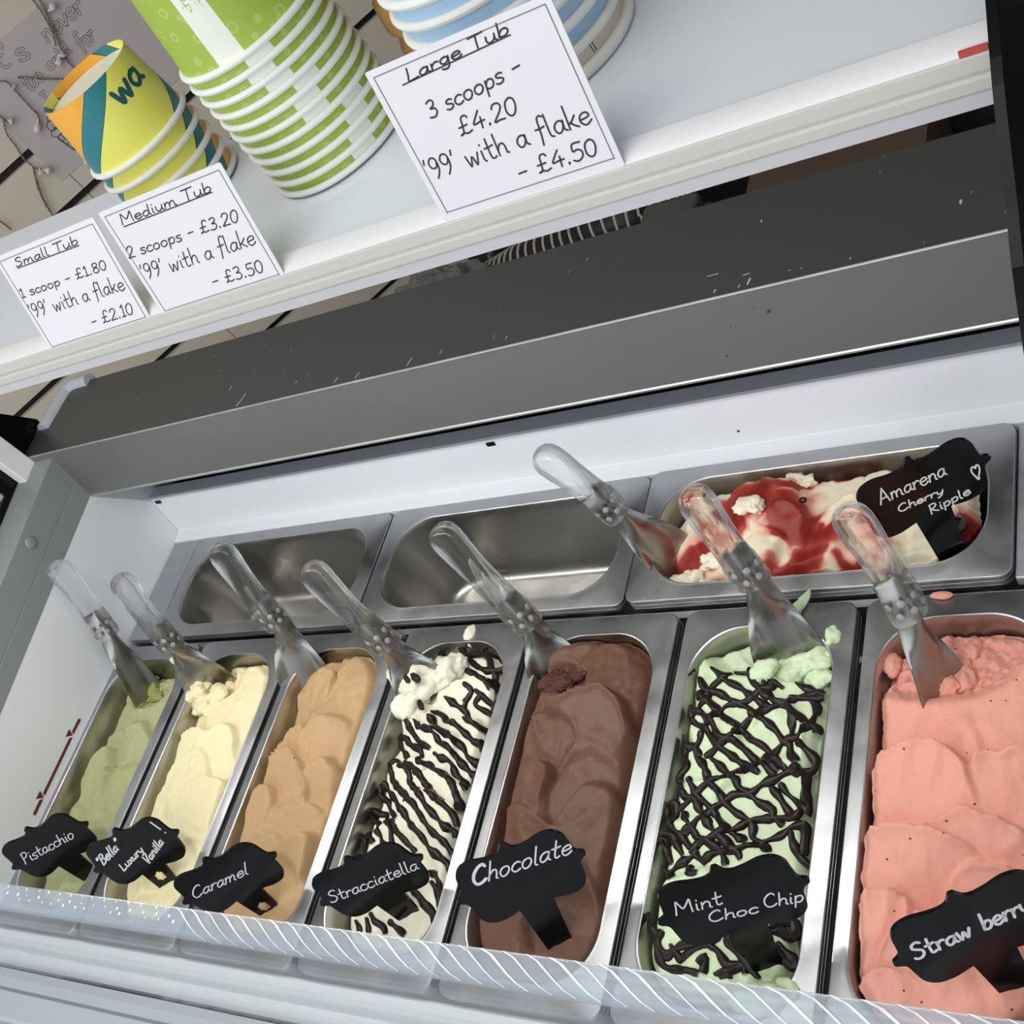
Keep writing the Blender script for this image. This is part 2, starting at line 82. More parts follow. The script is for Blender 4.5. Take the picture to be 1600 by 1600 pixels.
def mat(name, col, rough=0.5, metal=0.0, spec=0.5, bump=None, vary=None, sss=0.0, coat=0.0, trans=0.0, ior=1.45):
    """bump=(scale, strength[, distance]); vary=(scale, amount)"""
    if name in MATS:
        return MATS[name]
    m = bpy.data.materials.new(name)
    m.use_nodes = True
    nt, N, L, b = nodes_of(m)
    b.inputs['Base Color'].default_value = (*col, 1)
    b.inputs['Roughness'].default_value = rough
    b.inputs['Metallic'].default_value = metal
    b.inputs['Specular IOR Level'].default_value = spec
    b.inputs['IOR'].default_value = ior
    if coat:
        b.inputs['Coat Weight'].default_value = coat
        b.inputs['Coat Roughness'].default_value = 0.08
    if trans:
        b.inputs['Transmission Weight'].default_value = trans
    if sss:
        b.inputs['Subsurface Weight'].default_value = sss
        b.inputs['Subsurface Radius'].default_value = (1.0, 0.7, 0.45)
        b.inputs['Subsurface Scale'].default_value = 0.006
    tc = N.new('ShaderNodeTexCoord')
    if vary:
        n = N.new('ShaderNodeTexNoise')
        n.inputs['Scale'].default_value = vary[0]
        n.inputs['Detail'].default_value = 4
        L.new(tc.outputs['Object'], n.inputs['Vector'])
        mx = N.new('ShaderNodeMix')
        mx.data_type = 'RGBA'
        mx.inputs[6].default_value = (*[c * (1 - vary[1]) for c in col], 1)
        mx.inputs[7].default_value = (*[min(1, c * (1 + vary[1])) for c in col], 1)
        L.new(n.outputs['Fac'], mx.inputs[0])
        L.new(mx.outputs[2], b.inputs['Base Color'])
    if bump:
        n = N.new('ShaderNodeTexNoise')
        n.inputs['Scale'].default_value = bump[0]
        n.inputs['Detail'].default_value = 5
        n.inputs['Roughness'].default_value = 0.6
        L.new(tc.outputs['Object'], n.inputs['Vector'])
        bp = N.new('ShaderNodeBump')
        bp.inputs['Strength'].default_value = bump[1]
        bp.inputs['Distance'].default_value = bump[2] if len(bump) > 2 else 0.002
        L.new(n.outputs['Fac'], bp.inputs['Height'])
        L.new(bp.outputs[0], b.inputs['Normal'])
    MATS[name] = m
    return m

def steel(name, col, r0, r1, scale=(30, 30, 30), bump=0.0):
    if name in MATS:
        return MATS[name]
    m = mat(name, col, r0, 1.0)
    nt, N, L, b = nodes_of(m)
    tc = N.new('ShaderNodeTexCoord')
    mp = N.new('ShaderNodeMapping')
    mp.inputs['Scale'].default_value = scale
    L.new(tc.outputs['Object'], mp.inputs[0])
    n = N.new('ShaderNodeTexNoise')
    n.inputs['Scale'].default_value = 1.0
    n.inputs['Detail'].default_value = 6
    L.new(mp.outputs[0], n.inputs[0])
    mr = N.new('ShaderNodeMapRange')
    mr.inputs[1].default_value = 0.3
    mr.inputs[2].default_value = 0.7
    mr.inputs[3].default_value = r0
    mr.inputs[4].default_value = r1
    L.new(n.outputs[0], mr.inputs[0])
    L.new(mr.outputs[0], b.inputs['Roughness'])
    if bump:
        bp = N.new('ShaderNodeBump')
        bp.inputs['Strength'].default_value = bump
        bp.inputs['Distance'].default_value = 0.001
        L.new(n.outputs[0], bp.inputs['Height'])
        L.new(bp.outputs[0], b.inputs['Normal'])
    return m

def clear_glass(name, tint, gloss, rough=0.02):
    """thin clear pane: mostly see-through with a fresnel sheen"""
    if name in MATS:
        return MATS[name]
    m = bpy.data.materials.new(name)
    m.use_nodes = True
    nt = m.node_tree
    N, L = nt.nodes, nt.links
    N.clear()
    out = N.new('ShaderNodeOutputMaterial')
    tr = N.new('ShaderNodeBsdfTransparent')
    tr.inputs[0].default_value = (*tint, 1)
    gl = N.new('ShaderNodeBsdfGlossy')
    gl.inputs[0].default_value = (1, 1, 1, 1)
    gl.inputs['Roughness'].default_value = rough
    fr = N.new('ShaderNodeFresnel')
    fr.inputs[0].default_value = 1.45
    ad = N.new('ShaderNodeMath')
    ad.operation = 'MULTIPLY_ADD'
    ad.inputs[1].default_value = 0.28
    ad.inputs[2].default_value = gloss
    L.new(fr.outputs[0], ad.inputs[0])
    mx = N.new('ShaderNodeMixShader')
    L.new(ad.outputs[0], mx.inputs[0])
    L.new(tr.outputs[0], mx.inputs[1])
    L.new(gl.outputs[0], mx.inputs[2])
    L.new(mx.outputs[0], out.inputs[0])
    MATS[name] = m
    return m

def S_(r, g, b):
    return tuple((((c / 255) + 0.055) / 1.055) ** 2.4 for c in (r, g, b))

M_white = mat('white_painted_liner', (0.80, 0.82, 0.85), 0.35, bump=(300, 0.05, 0.0005))
M_whiteplastic = mat('white_plastic', (0.84, 0.84, 0.84), 0.3)
M_rail = mat('grey_rail_paint', (0.25, 0.27, 0.265), 0.42, vary=(9, 0.05))
M_fascia = mat('grey_counter_laminate', (0.13, 0.132, 0.13), 0.4, vary=(14, 0.06))
M_trim = steel('bright_steel_trim', (0.62, 0.62, 0.62), 0.35, 0.5)
M_dark = mat('dark_void', (0.03, 0.033, 0.035), 0.6)
M_black = mat('black_frit', (0.004, 0.004, 0.005), 0.2, spec=0.2)
M_shelf = mat('white_shelf_laminate', (0.79, 0.83, 0.89), 0.22)
M_lip = mat('white_shelf_lip', (0.86, 0.86, 0.87), 0.25)
M_price = mat('price_rail_plastic', (0.66, 0.67, 0.60), 0.35)
M_pricelow = mat('price_rail_lower', (0.66, 0.64, 0.66), 0.3)
M_steel = steel('pan_steel', (0.44, 0.445, 0.455), 0.27, 0.45, (25, 25, 25), 0.03)
M_steelin = steel('pan_steel_inside', (0.50, 0.49, 0.46), 0.24, 0.46, (12, 12, 12), 0.06)
M_spade = steel('spade_steel', (0.34, 0.335, 0.32), 0.22, 0.38, (30, 30, 30), 0.08)
M_frost = steel('frosted_steel', (0.50, 0.52, 0.54), 0.45, 0.75, (40, 40, 40), 0.15)
M_acrylic = mat('clear_acrylic', (0.97, 0.98, 0.99), 0.03, trans=1.0, ior=1.42)
_nt, _N, _L, _b = nodes_of(M_acrylic)
_tr = _N.new('ShaderNodeBsdfTransparent'); _tr.inputs[0].default_value = (0.97, 0.975, 0.98, 1)
_mx = _N.new('ShaderNodeMixShader'); _mx.inputs[0].default_value = 0.5
_L.new(_tr.outputs[0], _mx.inputs[1]); _L.new(_b.outputs[0], _mx.inputs[2]); _L.new(_mx.outputs[0], _N['Material Output'].inputs[0])
M_plaque = mat('black_acrylic', (0.004, 0.004, 0.0045), 0.16, spec=0.3)
M_chalk = mat('white_chalk_pen', (0.80, 0.80, 0.82), 0.8)
M_card = mat('laminated_card', (0.84, 0.82, 0.86), 0.25, coat=0.3)
M_ink = mat('dark_ink', S_(62, 58, 62), 0.6)
M_greyink = mat('grey_border_ink', (0.22, 0.21, 0.23), 0.6)
M_red = mat('dark_red_print', (0.13, 0.02, 0.035), 0.5)
M_redmark = mat('red_mark', (0.62, 0.10, 0.09), 0.4)
M_chocs = mat('dark_chocolate_sauce', (0.014, 0.0085, 0.007), 0.36, spec=0.35, bump=(250, 0.15, 0.001))

# ------------------------------------------------------------------ geometry helpers
def link(name, me, m=None, parent=None, smooth=True):
    o = bpy.data.objects.new(name, me)
    C.objects.link(o)
    ms = m if isinstance(m, (list, tuple)) else [m]
    for x in ms:
        if x:
            me.materials.append(x)
    if smooth:
        for p in me.polygons:
            p.use_smooth = True
    if parent:
        o.parent = parent
    return o

def autosmooth(me, ang=35):
    bm = bmesh.new()
    bm.from_mesh(me)
    a = math.radians(ang)
    for e in bm.edges:
        if len(e.link_faces) == 2 and e.calc_face_angle(0) > a:
            e.smooth = False
    bm.to_mesh(me)
    bm.free()

def obj(name, vf, m=None, parent=None, smooth=True, sharp=35, mi=None, rel=True):
    """one mesh object; vf=(verts, faces) in world coordinates when rel, else local"""
    v, f = vf
    if parent is not None and rel:
        L = parent.location
        if parent.parent:
            L = L + parent.parent.location
        v = [(x - L.x, y - L.y, z - L.z) for x, y, z in v]
    me = bpy.data.meshes.new(name)
    me.from_pydata(v, [], f)
    me.validate()
    if mi:
        me.polygons.foreach_set('material_index', mi)
    bm = bmesh.new()
    bm.from_mesh(me)
    bmesh.ops.recalc_face_normals(bm, faces=bm.faces)
    bm.to_mesh(me)
    bm.free()
    o = link(name, me, m, parent, smooth)
    if smooth and sharp:
        autosmooth(me, sharp)
    return o

def tag(o, label, cat, group=None):
    o['label'] = label
    o['category'] = cat
    if group:
        o['group'] = group
    return o

def thing(name, label, cat, loc=(0, 0, 0), group=None):
    o = bpy.data.objects.new(name, None)
    o.empty_display_size = 0.05
    o.location = loc
    C.objects.link(o)
    return tag(o, label, cat, group)

def merge(*parts):
    V, F = [], []
    for v, f in parts:
        n = len(V)
        V += list(v)
        F += [tuple(i + n for i in q) for q in f]
    return V, F

def box(x0, x1, y0, y1, z0, z1):
    v = [(x, y, z) for x in (x0, x1) for y in (y0, y1) for z in (z0, z1)]
    return v, [(0, 1, 3, 2), (4, 6, 7, 5), (0, 4, 5, 1), (2, 3, 7, 6), (0, 2, 6, 4), (1, 5, 7, 3)]

def bevel_obj(o, w=0.002, seg=2):
    b = o.modifiers.new('bevel', 'BEVEL')
    b.width = w
    b.segments = seg
    b.limit_method = 'ANGLE'
    b.angle_limit = math.radians(40)
    return o

def prism_x(prof, x0, x1):
    """closed (y,z) profile extruded along x"""
    n = len(prof)
    v = [(x0, y, z) for y, z in prof] + [(x1, y, z) for y, z in prof]
    f = [(i, (i + 1) % n, n + (i + 1) % n, n + i) for i in range(n)]
    f += [tuple(range(n)), tuple(range(2 * n - 1, n - 1, -1))]
    return v, f

def rings(R, closed=True, caps=True):
    """loft a list of rings (equal length)"""
    n = len(R[0])
    V = [p for r in R for p in r]
    F = []
    for k in range(len(R) - 1):
        for i in range(n if closed else n - 1):
            a, b = k * n + i, k * n + (i + 1) % n
            F.append((a, b, b + n, a + n))
    if caps and closed:
        F.append(tuple(range(n - 1, -1, -1)))
        F.append(tuple(range((len(R) - 1) * n, len(R) * n)))
    return V, F

def rrect(cx, cy, hx, hy, r, seg=10, nstraight=0):
    """rounded rectangle outline, counter-clockwise"""
    P = []
    for sx, sy, a0 in ((1, 1, 0), (-1, 1, 90), (-1, -1, 180), (1, -1, 270)):
        for k in range(seg + 1):
            a = math.radians(a0 + 90 * k / seg)
            P.append((cx + sx * (hx - r) + r * math.cos(a), cy + sy * (hy - r) + r * math.sin(a)))
    return P

def catmull(P, sub=6, closed=False):
    P = [tuple(p) for p in P]
    n = len(P)
    if n < 3 and not closed:
        a, b = P[0], P[-1]
        return [tuple(a[i] + (b[i] - a[i]) * k / sub for i in range(len(a))) for k in range(sub + 1)]
    out = []
    rng = range(n) if closed else range(n - 1)
    for i in rng:
        if closed:
            p0, p1, p2, p3 = P[i - 1], P[i], P[(i + 1) % n], P[(i + 2) % n]
        else:
            p0, p1, p2, p3 = P[max(i - 1, 0)], P[i], P[i + 1], P[min(i + 2, n - 1)]
        for k in range(sub):
            t = k / sub
            out.append(tuple(0.5 * (2 * b + (c - a) * t + (2 * a - 5 * b + 4 * c - d) * t * t + (3 * b - a - 3 * c + d) * t ** 3)
                             for a, b, c, d in zip(p0, p1, p2, p3)))
    if not closed:
        out.append(P[-1])
    return out

def tube(P, rad, seg=10, caps=True, flat=1.0):
    """round tube along 3-D points with per-point radius"""
    P = [Vector(p) for p in P]
    n = len(P)
    if not isinstance(rad, (list, tuple)):
        rad = [rad] * n
    R = []
    t0 = (P[1] - P[0]).normalized()
    up = Vector((0, 0, 1)) if abs(t0.z) < 0.9 else Vector((1, 0, 0))
    for i in range(n):
        t = (P[min(i + 1, n - 1)] - P[max(i - 1, 0)])
        if t.length < 1e-9:
            t = t0
        t = t.normalized()
        a = (up - t * up.dot(t))
        a = a.normalized() if a.length > 1e-6 else t.orthogonal().normalized()
        b = t.cross(a)
        up = a
        R.append([tuple(P[i] + a * (math.cos(2 * PI * k / seg) * rad[i] * flat) + b * (math.sin(2 * PI * k / seg) * rad[i])) for k in range(seg)])
    return rings(R, True, caps)

def lathe(prof, cx=0, cy=0, seg=48, caps=False):
    R = [[(cx + r * math.cos(2 * PI * k / seg), cy + r * math.sin(2 * PI * k / seg), z) for k in range(seg)] for r, z in prof]
    return rings(R, True, caps)

def ball(c, r, seg=14, rg=9, sq=(1, 1, 1)):
    V, F = [], []
    for j in range(rg + 1):
        a = PI * j / rg
        for k in range(seg):
            b = 2 * PI * k / seg
            V.append((c[0] + sq[0] * r * math.sin(a) * math.cos(b), c[1] + sq[1] * r * math.sin(a) * math.sin(b), c[2] + sq[2] * r * math.cos(a)))
    for j in range(rg):
        for k in range(seg):
            F.append((j * seg + k, j * seg + (k + 1) % seg, (j + 1) * seg + (k + 1) % seg, (j + 1) * seg + k))
    return V, F

def ribbon(P, w, z0=0.0, z1=0.0004, ends=True):
    """flat pen stroke lying in the local xy plane, slightly raised"""
    n = len(P)
    L_, R_ = [], []
    for i in range(n):
        a, b = P[max(i - 1, 0)], P[min(i + 1, n - 1)]
        dx, dy = b[0] - a[0], b[1] - a[1]
        d = math.hypot(dx, dy) or 1e-9
        nx, ny = -dy / d, dx / d
        ww = w if not isinstance(w, list) else w[i]
        L_.append((P[i][0] + nx * ww / 2, P[i][1] + ny * ww / 2))
        R_.append((P[i][0] - nx * ww / 2, P[i][1] - ny * ww / 2))
    if ends and n > 1:
        for side, i, j in ((0, 0, 1), (1, n - 1, n - 2)):
            dx, dy = P[i][0] - P[j][0], P[i][1] - P[j][1]
            d = math.hypot(dx, dy) or 1e-9
            ww = w if not isinstance(w, list) else w[i]
            e = (P[i][0] + dx / d * ww * 0.4, P[i][1] + dy / d * ww * 0.4)
            nx, ny = -dy / d * ww * 0.2, dx / d * ww * 0.2
            if side == 0:
                L_.insert(0, (e[0] - nx, e[1] - ny)); R_.insert(0, (e[0] + nx, e[1] + ny))
            else:
                L_.append((e[0] + nx, e[1] + ny)); R_.append((e[0] - nx, e[1] - ny))
    R = []
    for a, b in zip(L_, R_):
        R.append([(a[0], a[1], z0), (a[0], a[1], z1), (b[0], b[1], z1), (b[0], b[1], z0)])
    return rings(R, True, True)

# ------------------------------------------------------------------ handwriting (single-stroke letters drawn by hand)
# x-height 0.5, capitals 1.0, baseline 0
GL = {
 'a': (.50, [[(.40, .42), (.28, .50), (.12, .42), (.05, .22), (.13, .03), (.27, .05), (.38, .25), (.41, .48)], [(.41, .46), (.40, .12), (.50, .02)]]),
 'b': (.48, [[(.08, 1.0), (.08, .5), (.07, .03)], [(.08, .25), (.2, .47), (.36, .46), (.43, .27), (.34, .05), (.2, .0), (.08, .08)]]),
 'c': (.44, [[(.40, .42), (.28, .5), (.13, .43), (.05, .23), (.13, .04), (.28, .0), (.42, .09)]]),
 'd': (.52, [[(.40, .40), (.26, .5), (.1, .4), (.06, .18), (.16, .02), (.3, .06), (.4, .26)], [(.42, 1.0), (.41, .5), (.42, .1), (.5, .02)]]),
 'e': (.48, [[(.08, .25), (.25, .27), (.41, .33), (.36, .48), (.22, .5), (.08, .38), (.07, .16), (.2, .0), (.34, .03), (.46, .14)]]),
 'f': (.40, [[(.42, .95), (.32, 1.02), (.22, .92), (.19, .6), (.17, .2), (.12, -.2)], [(.02, .5), (.2, .5), (.38, .54)]]),
 'g': (.50, [[(.40, .42), (.26, .5), (.1, .4), (.08, .2), (.2, .06), (.34, .14), (.41, .4)], [(.42, .48), (.41, .1), (.36, -.25), (.2, -.32), (.08, -.22)]]),
 'h': (.50, [[(.09, 1.0), (.09, .5), (.08, .0)], [(.09, .25), (.2, .46), (.34, .48), (.4, .3), (.4, .06), (.48, .01)]]),
 'i': (.24, [[(.11, .48), (.11, .1), (.18, .0)], [(.12, .72), (.125, .76)]]),
 'j': (.26, [[(.14, .48), (.14, -.1), (.04, -.28)]]),
 'k': (.46, [[(.08, 1.0), (.08, .5), (.08, .0)], [(.38, .5), (.22, .3), (.09, .22)], [(.16, .27), (.28, .12), (.43, .0)]]),
 'l': (.26, [[(.09, 1.0), (.09, .4), (.11, .08), (.22, .0)]]),
 'm': (.74, [[(.06, .5), (.07, .25), (.06, .0)], [(.07, .28), (.17, .47), (.28, .47), (.32, .28), (.32, .02)], [(.33, .28), (.44, .47), (.55, .47), (.6, .28), (.6, .06), (.7, .0)]]),
 'n': (.50, [[(.07, .5), (.08, .25), (.07, .0)], [(.08, .26), (.2, .47), (.33, .47), (.39, .3), (.39, .06), (.47, .0)]]),
 'o': (.50, [[(.25, .5), (.1, .42), (.06, .2), (.17, .01), (.33, .04), (.43, .24), (.38, .44), (.25, .5)]]),
 'p': (.48, [[(.08, .5), (.08, .1), (.07, -.34)], [(.08, .3), (.2, .49), (.36, .46), (.42, .28), (.34, .06), (.2, .02), (.09, .1)]]),
 'r': (.38, [[(.07, .5), (.08, .25), (.07, .0)], [(.08, .28), (.18, .45), (.3, .49), (.37, .43)]]),
 's': (.42, [[(.36, .45), (.24, .51), (.1, .45), (.11, .33), (.25, .26), (.36, .17), (.31, .03), (.16, -.01), (.04, .06)]]),
 't': (.42, [[(.18, .92), (.17, .5), (.18, .1), (.27, .0), (.38, .06)], [(.02, .52), (.2, .53), (.38, .57)]]),
 'u': (.50, [[(.07, .5), (.07, .18), (.17, .01), (.3, .06), (.39, .25), (.4, .49)], [(.4, .3), (.41, .08), (.49, .0)]]),
 'w': (.62, [[(.04, .5), (.12, .05), (.17, .02), (.29, .4), (.38, .02), (.43, .04), (.56, .5)]]),
 'x': (.44, [[(.06, .5), (.22, .26), (.4, .0)], [(.38, .5), (.22, .26), (.04, .0)]]),
 'y': (.48, [[(.06, .5), (.08, .22), (.2, .1), (.34, .2)], [(.41, .5), (.36, .1), (.26, -.22), (.08, -.32)]]),
 'v': (.46, [[(.05, .5), (.2, .02), (.22, .02), (.42, .5)]]),
 'A': (.66, [[(.05, .0), (.3, 1.0), (.34, .98), (.58, .0)], [(.14, .34), (.34, .37), (.52, .36)]]),
 'B': (.56, [[(.09, 1.0), (.1, .5), (.09, .0)], [(.08, .98), (.34, .98), (.42, .78), (.32, .58), (.12, .53), (.4, .47), (.5, .26), (.38, .05), (.09, .0)]]),
 'C': (.66, [[(.52, .86), (.42, 1.0), (.24, .93), (.08, .64), (.08, .28), (.24, .02), (.44, .02), (.62, .18)]]),
 'L': (.54, [[(.12, 1.0), (.11, .5), (.08, .05), (.28, .03), (.50, .08)]]),
 'M': (.82, [[(.07, .0), (.1, .5), (.12, 1.0), (.25, .7), (.38, .4), (.55, .72), (.66, 1.0), (.7, .5), (.74, .0)]]),
 'P': (.54, [[(.1, .98), (.12, .5), (.1, -.05)], [(.06, .95), (.3, 1.02), (.48, .86), (.4, .58), (.2, .48), (.12, .5)]]),
 'R': (.60, [[(.1, 1.0), (.11, .5), (.1, .0)], [(.1, .98), (.35, 1.0), (.46, .8), (.36, .58), (.13, .5)], [(.16, .5), (.32, .25), (.55, .02)]]),
 'S': (.56, [[(.46, .88), (.32, 1.0), (.12, .9), (.1, .7), (.25, .56), (.42, .42), (.44, .2), (.3, .03), (.12, .03), (.03, .14)]]),
 'T': (.60, [[(.3, .97), (.29, .5), (.3, .0)], [(.0, .97), (.3, .98), (.6, 1.0)]]),
 'V': (.58, [[(.05, 1.0), (.22, .1), (.27, .0), (.34, .3), (.54, 1.0)]]),
 'I': (.34, [[(.17, 1.0), (.17, .0)], [(.02, 1.0), (.32, 1.0)], [(.02, 0), (.32, 0)]]),
 'N': (.66, [[(.08, 0), (.09, 1.0), (.52, .02), (.55, 1.0)]]),
 '0': (.52, [[(.27, .96), (.1, .78), (.07, .3), (.2, .01), (.36, .08), (.45, .5), (.4, .85), (.27, .96)]]),
 '1': (.36, [[(.06, .76), (.2, .96), (.2, .5), (.19, .02)], [(.06, .02), (.34, .03)]]),
 '2': (.52, [[(.07, .74), (.14, .93), (.32, .95), (.42, .75), (.32, .45), (.07, .03), (.28, .05), (.48, .02)]]),
 '3': (.50, [[(.07, .88), (.25, .97), (.38, .85), (.34, .62), (.18, .52), (.38, .44), (.43, .2), (.28, .01), (.06, .08)]]),
 '4': (.54, [[(.34, .97), (.05, .36), (.28, .36), (.5, .38)], [(.36, .6), (.35, .0)]]),
 '5': (.50, [[(.44, .95), (.14, .94), (.11, .56), (.28, .6), (.43, .44), (.4, .15), (.22, .0), (.05, .1)]]),
 '8': (.50, [[(.26, .52), (.1, .68), (.13, .9), (.28, .97), (.41, .85), (.36, .63), (.22, .5), (.07, .3), (.13, .06), (.28, .0), (.43, .12), (.41, .36), (.26, .52)]]),
 '9': (.50, [[(.4, .72), (.3, .5), (.13, .54), (.07, .75), (.18, .95), (.34, .93), (.41, .72), (.38, .35), (.2, .02)]]),
 '\u00a3': (.58, [[(.46, .82), (.38, .97), (.22, .9), (.2, .5), (.17, .12), (.04, .03), (.18, .1), (.34, .03), (.52, .1)], [(.04, .45), (.22, .46), (.38, .48)]]),
 '.': (.24, [[(.09, .0), (.13, .05), (.1, .09)]]),
 '-': (.46, [[(.06, .36), (.38, .38)]]),
 "'": (.20, [[(.12, 1.0), (.07, .78)]]),
 '"': (.32, [[(.08, 1.0), (.06, .78)], [(.2, 1.0), (.18, .78)]]),
 '!': (.30, [[(.12, 1.15), (.13, .45)], [(.14, .12), (.15, .15)]]),
 '~': (.9, [[(.42, .0), (.5, .12), (.8, .55), (.84, .85), (.66, .98), (.5, .78), (.36, .96), (.14, .88), (.1, .6), (.3, .25), (.42, .0), (.56, .04)]]),
 ' ': (.34, []),
}

def write(words, w, jit=0.02, seed=1, z0=0.0, z1=0.0004, boldfirst=0.0, sub=5):
    """words: (string, baseline start, baseline end, point at the cap height of the first letter) in plane coordinates"""
    r = random.Random(seed)
    parts = []
    for s, a, b, t in words:
        tot = sum(GL[c][0] for c in s)
        ex, ey = (b[0] - a[0]) / tot, (b[1] - a[1]) / tot
        ln = math.hypot(ex, ey)
        ux, uy = t[0] - a[0], t[1] - a[1]
        h = 1.0
        x = 0.0
        for ci, c in enumerate(s):
            adv, st = GL[c]
            dy = r.uniform(-jit, jit)
            sc = 1 + r.uniform(-jit, jit) * 2
            for P in st:
                Q = [(a[0] + (x + px * 1.0) * ex + (py * sc + dy) * h * ux, a[1] + (x + px) * ey + (py * sc + dy) * h * uy) for px, py in P]
                Q = catmull(Q, sub)
                ww = w * (1 + (boldfirst if ci == 0 else 0))
                parts.append(ribbon(Q, ww, z0, z1))
            x += adv
    return merge(*parts)

def S(r, g, b):
    """display colour 0-255 to linear"""
    return tuple(((c / 255) / 12.92 if c / 255 <= 0.04045 else ((c / 255 + 0.055) / 1.055) ** 2.4) for c in (r, g, b))

# ================================================================== ROOM
def structure(name, vf, m, smooth=False):
    o = obj(name, vf, m, None, smooth)
    o['kind'] = 'structure'
    return o

M_floor = mat('grey_floor_vinyl', S(150, 146, 140), 0.5, bump=(60, 0.05))
M_ceil = mat('white_ceiling_paint', S(225, 225, 222), 0.8)
M_slat = mat('beige_slatwall', S(212, 202, 186), 0.55, vary=(6, 0.03))
M_groove = mat('black_slat_groove', (0.003, 0.003, 0.003), 0.5)
M_backwall = mat('dim_back_wall', S(120, 112, 104), 0.7)

structure('floor', box(-2.5, 4.0, -3.2, 3.2, -0.96, -0.90), M_floor)
structure('ceiling', box(-2.5, 4.0, -1.0, 3.2, 1.75, 1.80), M_ceil)
wn, wd, wt, wz0 = DATA['WALL']['n'], DATA['WALL']['d'], DATA['WALL']['t'], DATA['WALL']['z0']
def wp(s, z, off=0.0):
    """point on the slatwall; off = distance out of the wall towards the shop"""
    return (wn[0] * (wd - off) + wt[0] * s, wn[1] * (wd - off) + wt[1] * s, z)
def wbox(s0, s1, z0, z1, o0, o1):
    v = [wp(s, z, o) for s in (s0, s1) for o in (o0, o1) for z in (z0, z1)]
    return v, box(0, 1, 0, 1, 0, 1)[1]
boards = []
seam = DATA['SEAM'][0][0]
for i in range(-14, 13):
    zc = wz0 - 0.1 * i
    z0, z1 = zc - 0.1 + 0.0068, zc - 0.0068
    if z1 > 1.75 or z0 < -0.9:
        continue
    boards.append(wbox(-2.2, seam - 0.0006, z0, z1, -0.012, 0.0))
    boards.append(wbox(seam + 0.0006, 2.6, z0, z1, -0.012, 0.0))
structure('wall_back', merge(*boards), M_slat)
structure('trim_1', wbox(-2.2, 2.6, -0.9, 1.75, -0.03, -0.0125), M_groove)
structure('wall_right', box(2.6, 2.66, -1.0, 3.2, -0.9, 1.75), M_backwall)

# ================================================================== FREEZER CABINET
XL, XR = 0.0103, 1.196
fz = thing('ice_cream_freezer', 'white and grey scoop ice cream display freezer holding the steel pans', 'freezer', (0.6, 0.0, -0.9))
fz_parts = {}
def fpart(name, vf, m, smooth=False, bev=0.0, label=None, parent=None):
    o = obj(name, vf, m, parent or fz, smooth)
    if bev:
        bevel_obj(o, bev)
    if label:
        o['label'] = label
    return o
fpart('cabinet_body', merge(box(-0.055, 1.25, -0.47, 0.285, -0.9, -0.2), box(-0.055, -0.012, -0.47, 0.285, -0.2, 0.05), box(1.21, 1.25, -0.47, 0.285, -0.2, 0.10)), M_white)
liner = fpart('left_liner', prism_x([(-0.42, -0.2), (0.25, -0.2), (0.25, 0.158), (0.15, 0.1479), (-0.42, 0.087)], -0.012, XL), M_white)
fpart('right_liner', prism_x([(-0.42, -0.2), (0.25, -0.2), (0.25, 0.158), (0.15, 0.1479), (-0.42, 0.087)], XR, 1.215), M_white)
fpart('well_floor', box(-0.012, 1.215, -0.376, 0.2, -0.2, -0.17), M_white)
fpart('rear_liner', prism_x([(0.1685, -0.012), (0.1685, 0.0012), (0.1865, 0.0042), (0.1875, 0.0048), (0.1985, 0.064), (0.1978, 0.0665), (0.1982, 0.0692), (0.2165, 0.0697), (0.2165, 0.064), (0.205, 0.060), (0.197, -0.17), (0.1685, -0.17)], XL + 0.0006, XR - 0.0006), M_white, bev=0.0008)
fpart('liner_lip', prism_x([(0.1965, 0.0668), (0.1968, 0.0705), (0.2155, 0.0712), (0.2155, 0.0698), (0.199, 0.0693), (0.1988, 0.0668)], XL + 0.004, XR - 0.002), mat('grey_lip_plastic', S(165, 170, 178), 0.4), bev=0.0005)
fpart('rear_slot', box(-0.012, 1.215, 0.245, 0.255, -0.15, 0.1492), M_dark)
fpart('counter_front', prism_x([(0.1485, 0.1478), (0.1572, 0.2285), (0.1602, 0.2285), (0.1515, 0.1478)], -0.052, 1.246), M_fascia)
fpart('counter_body', prism_x([(0.1517, 0.1495), (0.1600, 0.2262), (0.2842, 0.2262), (0.2842, 0.1495)], -0.052, 1.246), M_dark)
M_top = mat('dark_grey_counter_top', S(62, 64, 64), 0.33)
_nt, _N, _L, _b = nodes_of(M_top)
_tc = _N.new('ShaderNodeTexCoord')
_mp = _N.new('ShaderNodeMapping'); _mp.inputs['Scale'].default_value = (260, 50, 260); _mp.inputs['Rotation'].default_value = (0, 0, 0.35)
_L.new(_tc.outputs['Object'], _mp.inputs[0])
_v = _N.new('ShaderNodeTexNoise'); _v.inputs['Scale'].default_value = 1.0; _v.inputs['Detail'].default_value = 2
_L.new(_mp.outputs[0], _v.inputs[0])
_cr = _N.new('ShaderNodeValToRGB')
_cr.color_ramp.elements[0].position = 0.74; _cr.color_ramp.elements[0].color = (*S(62, 64, 64), 1)
_cr.color_ramp.elements[1].position = 0.80; _cr.color_ramp.elements[1].color = (*S(190, 190, 190), 1)
_L.new(_v.outputs[0], _cr.inputs[0]); _L.new(_cr.outputs[0], _b.inputs['Base Color'])
fpart('counter_top', prism_x([(0.1605, 0.2264), (0.1605, 0.2292), (0.2838, 0.2292), (0.2838, 0.2264)], -0.050, 1.246), M_top)
fpart('counter_edge_trim', tube([(-0.052, 0.1582, 0.2290), (1.246, 0.1582, 0.2290)], 0.0013, 8), M_trim, True)
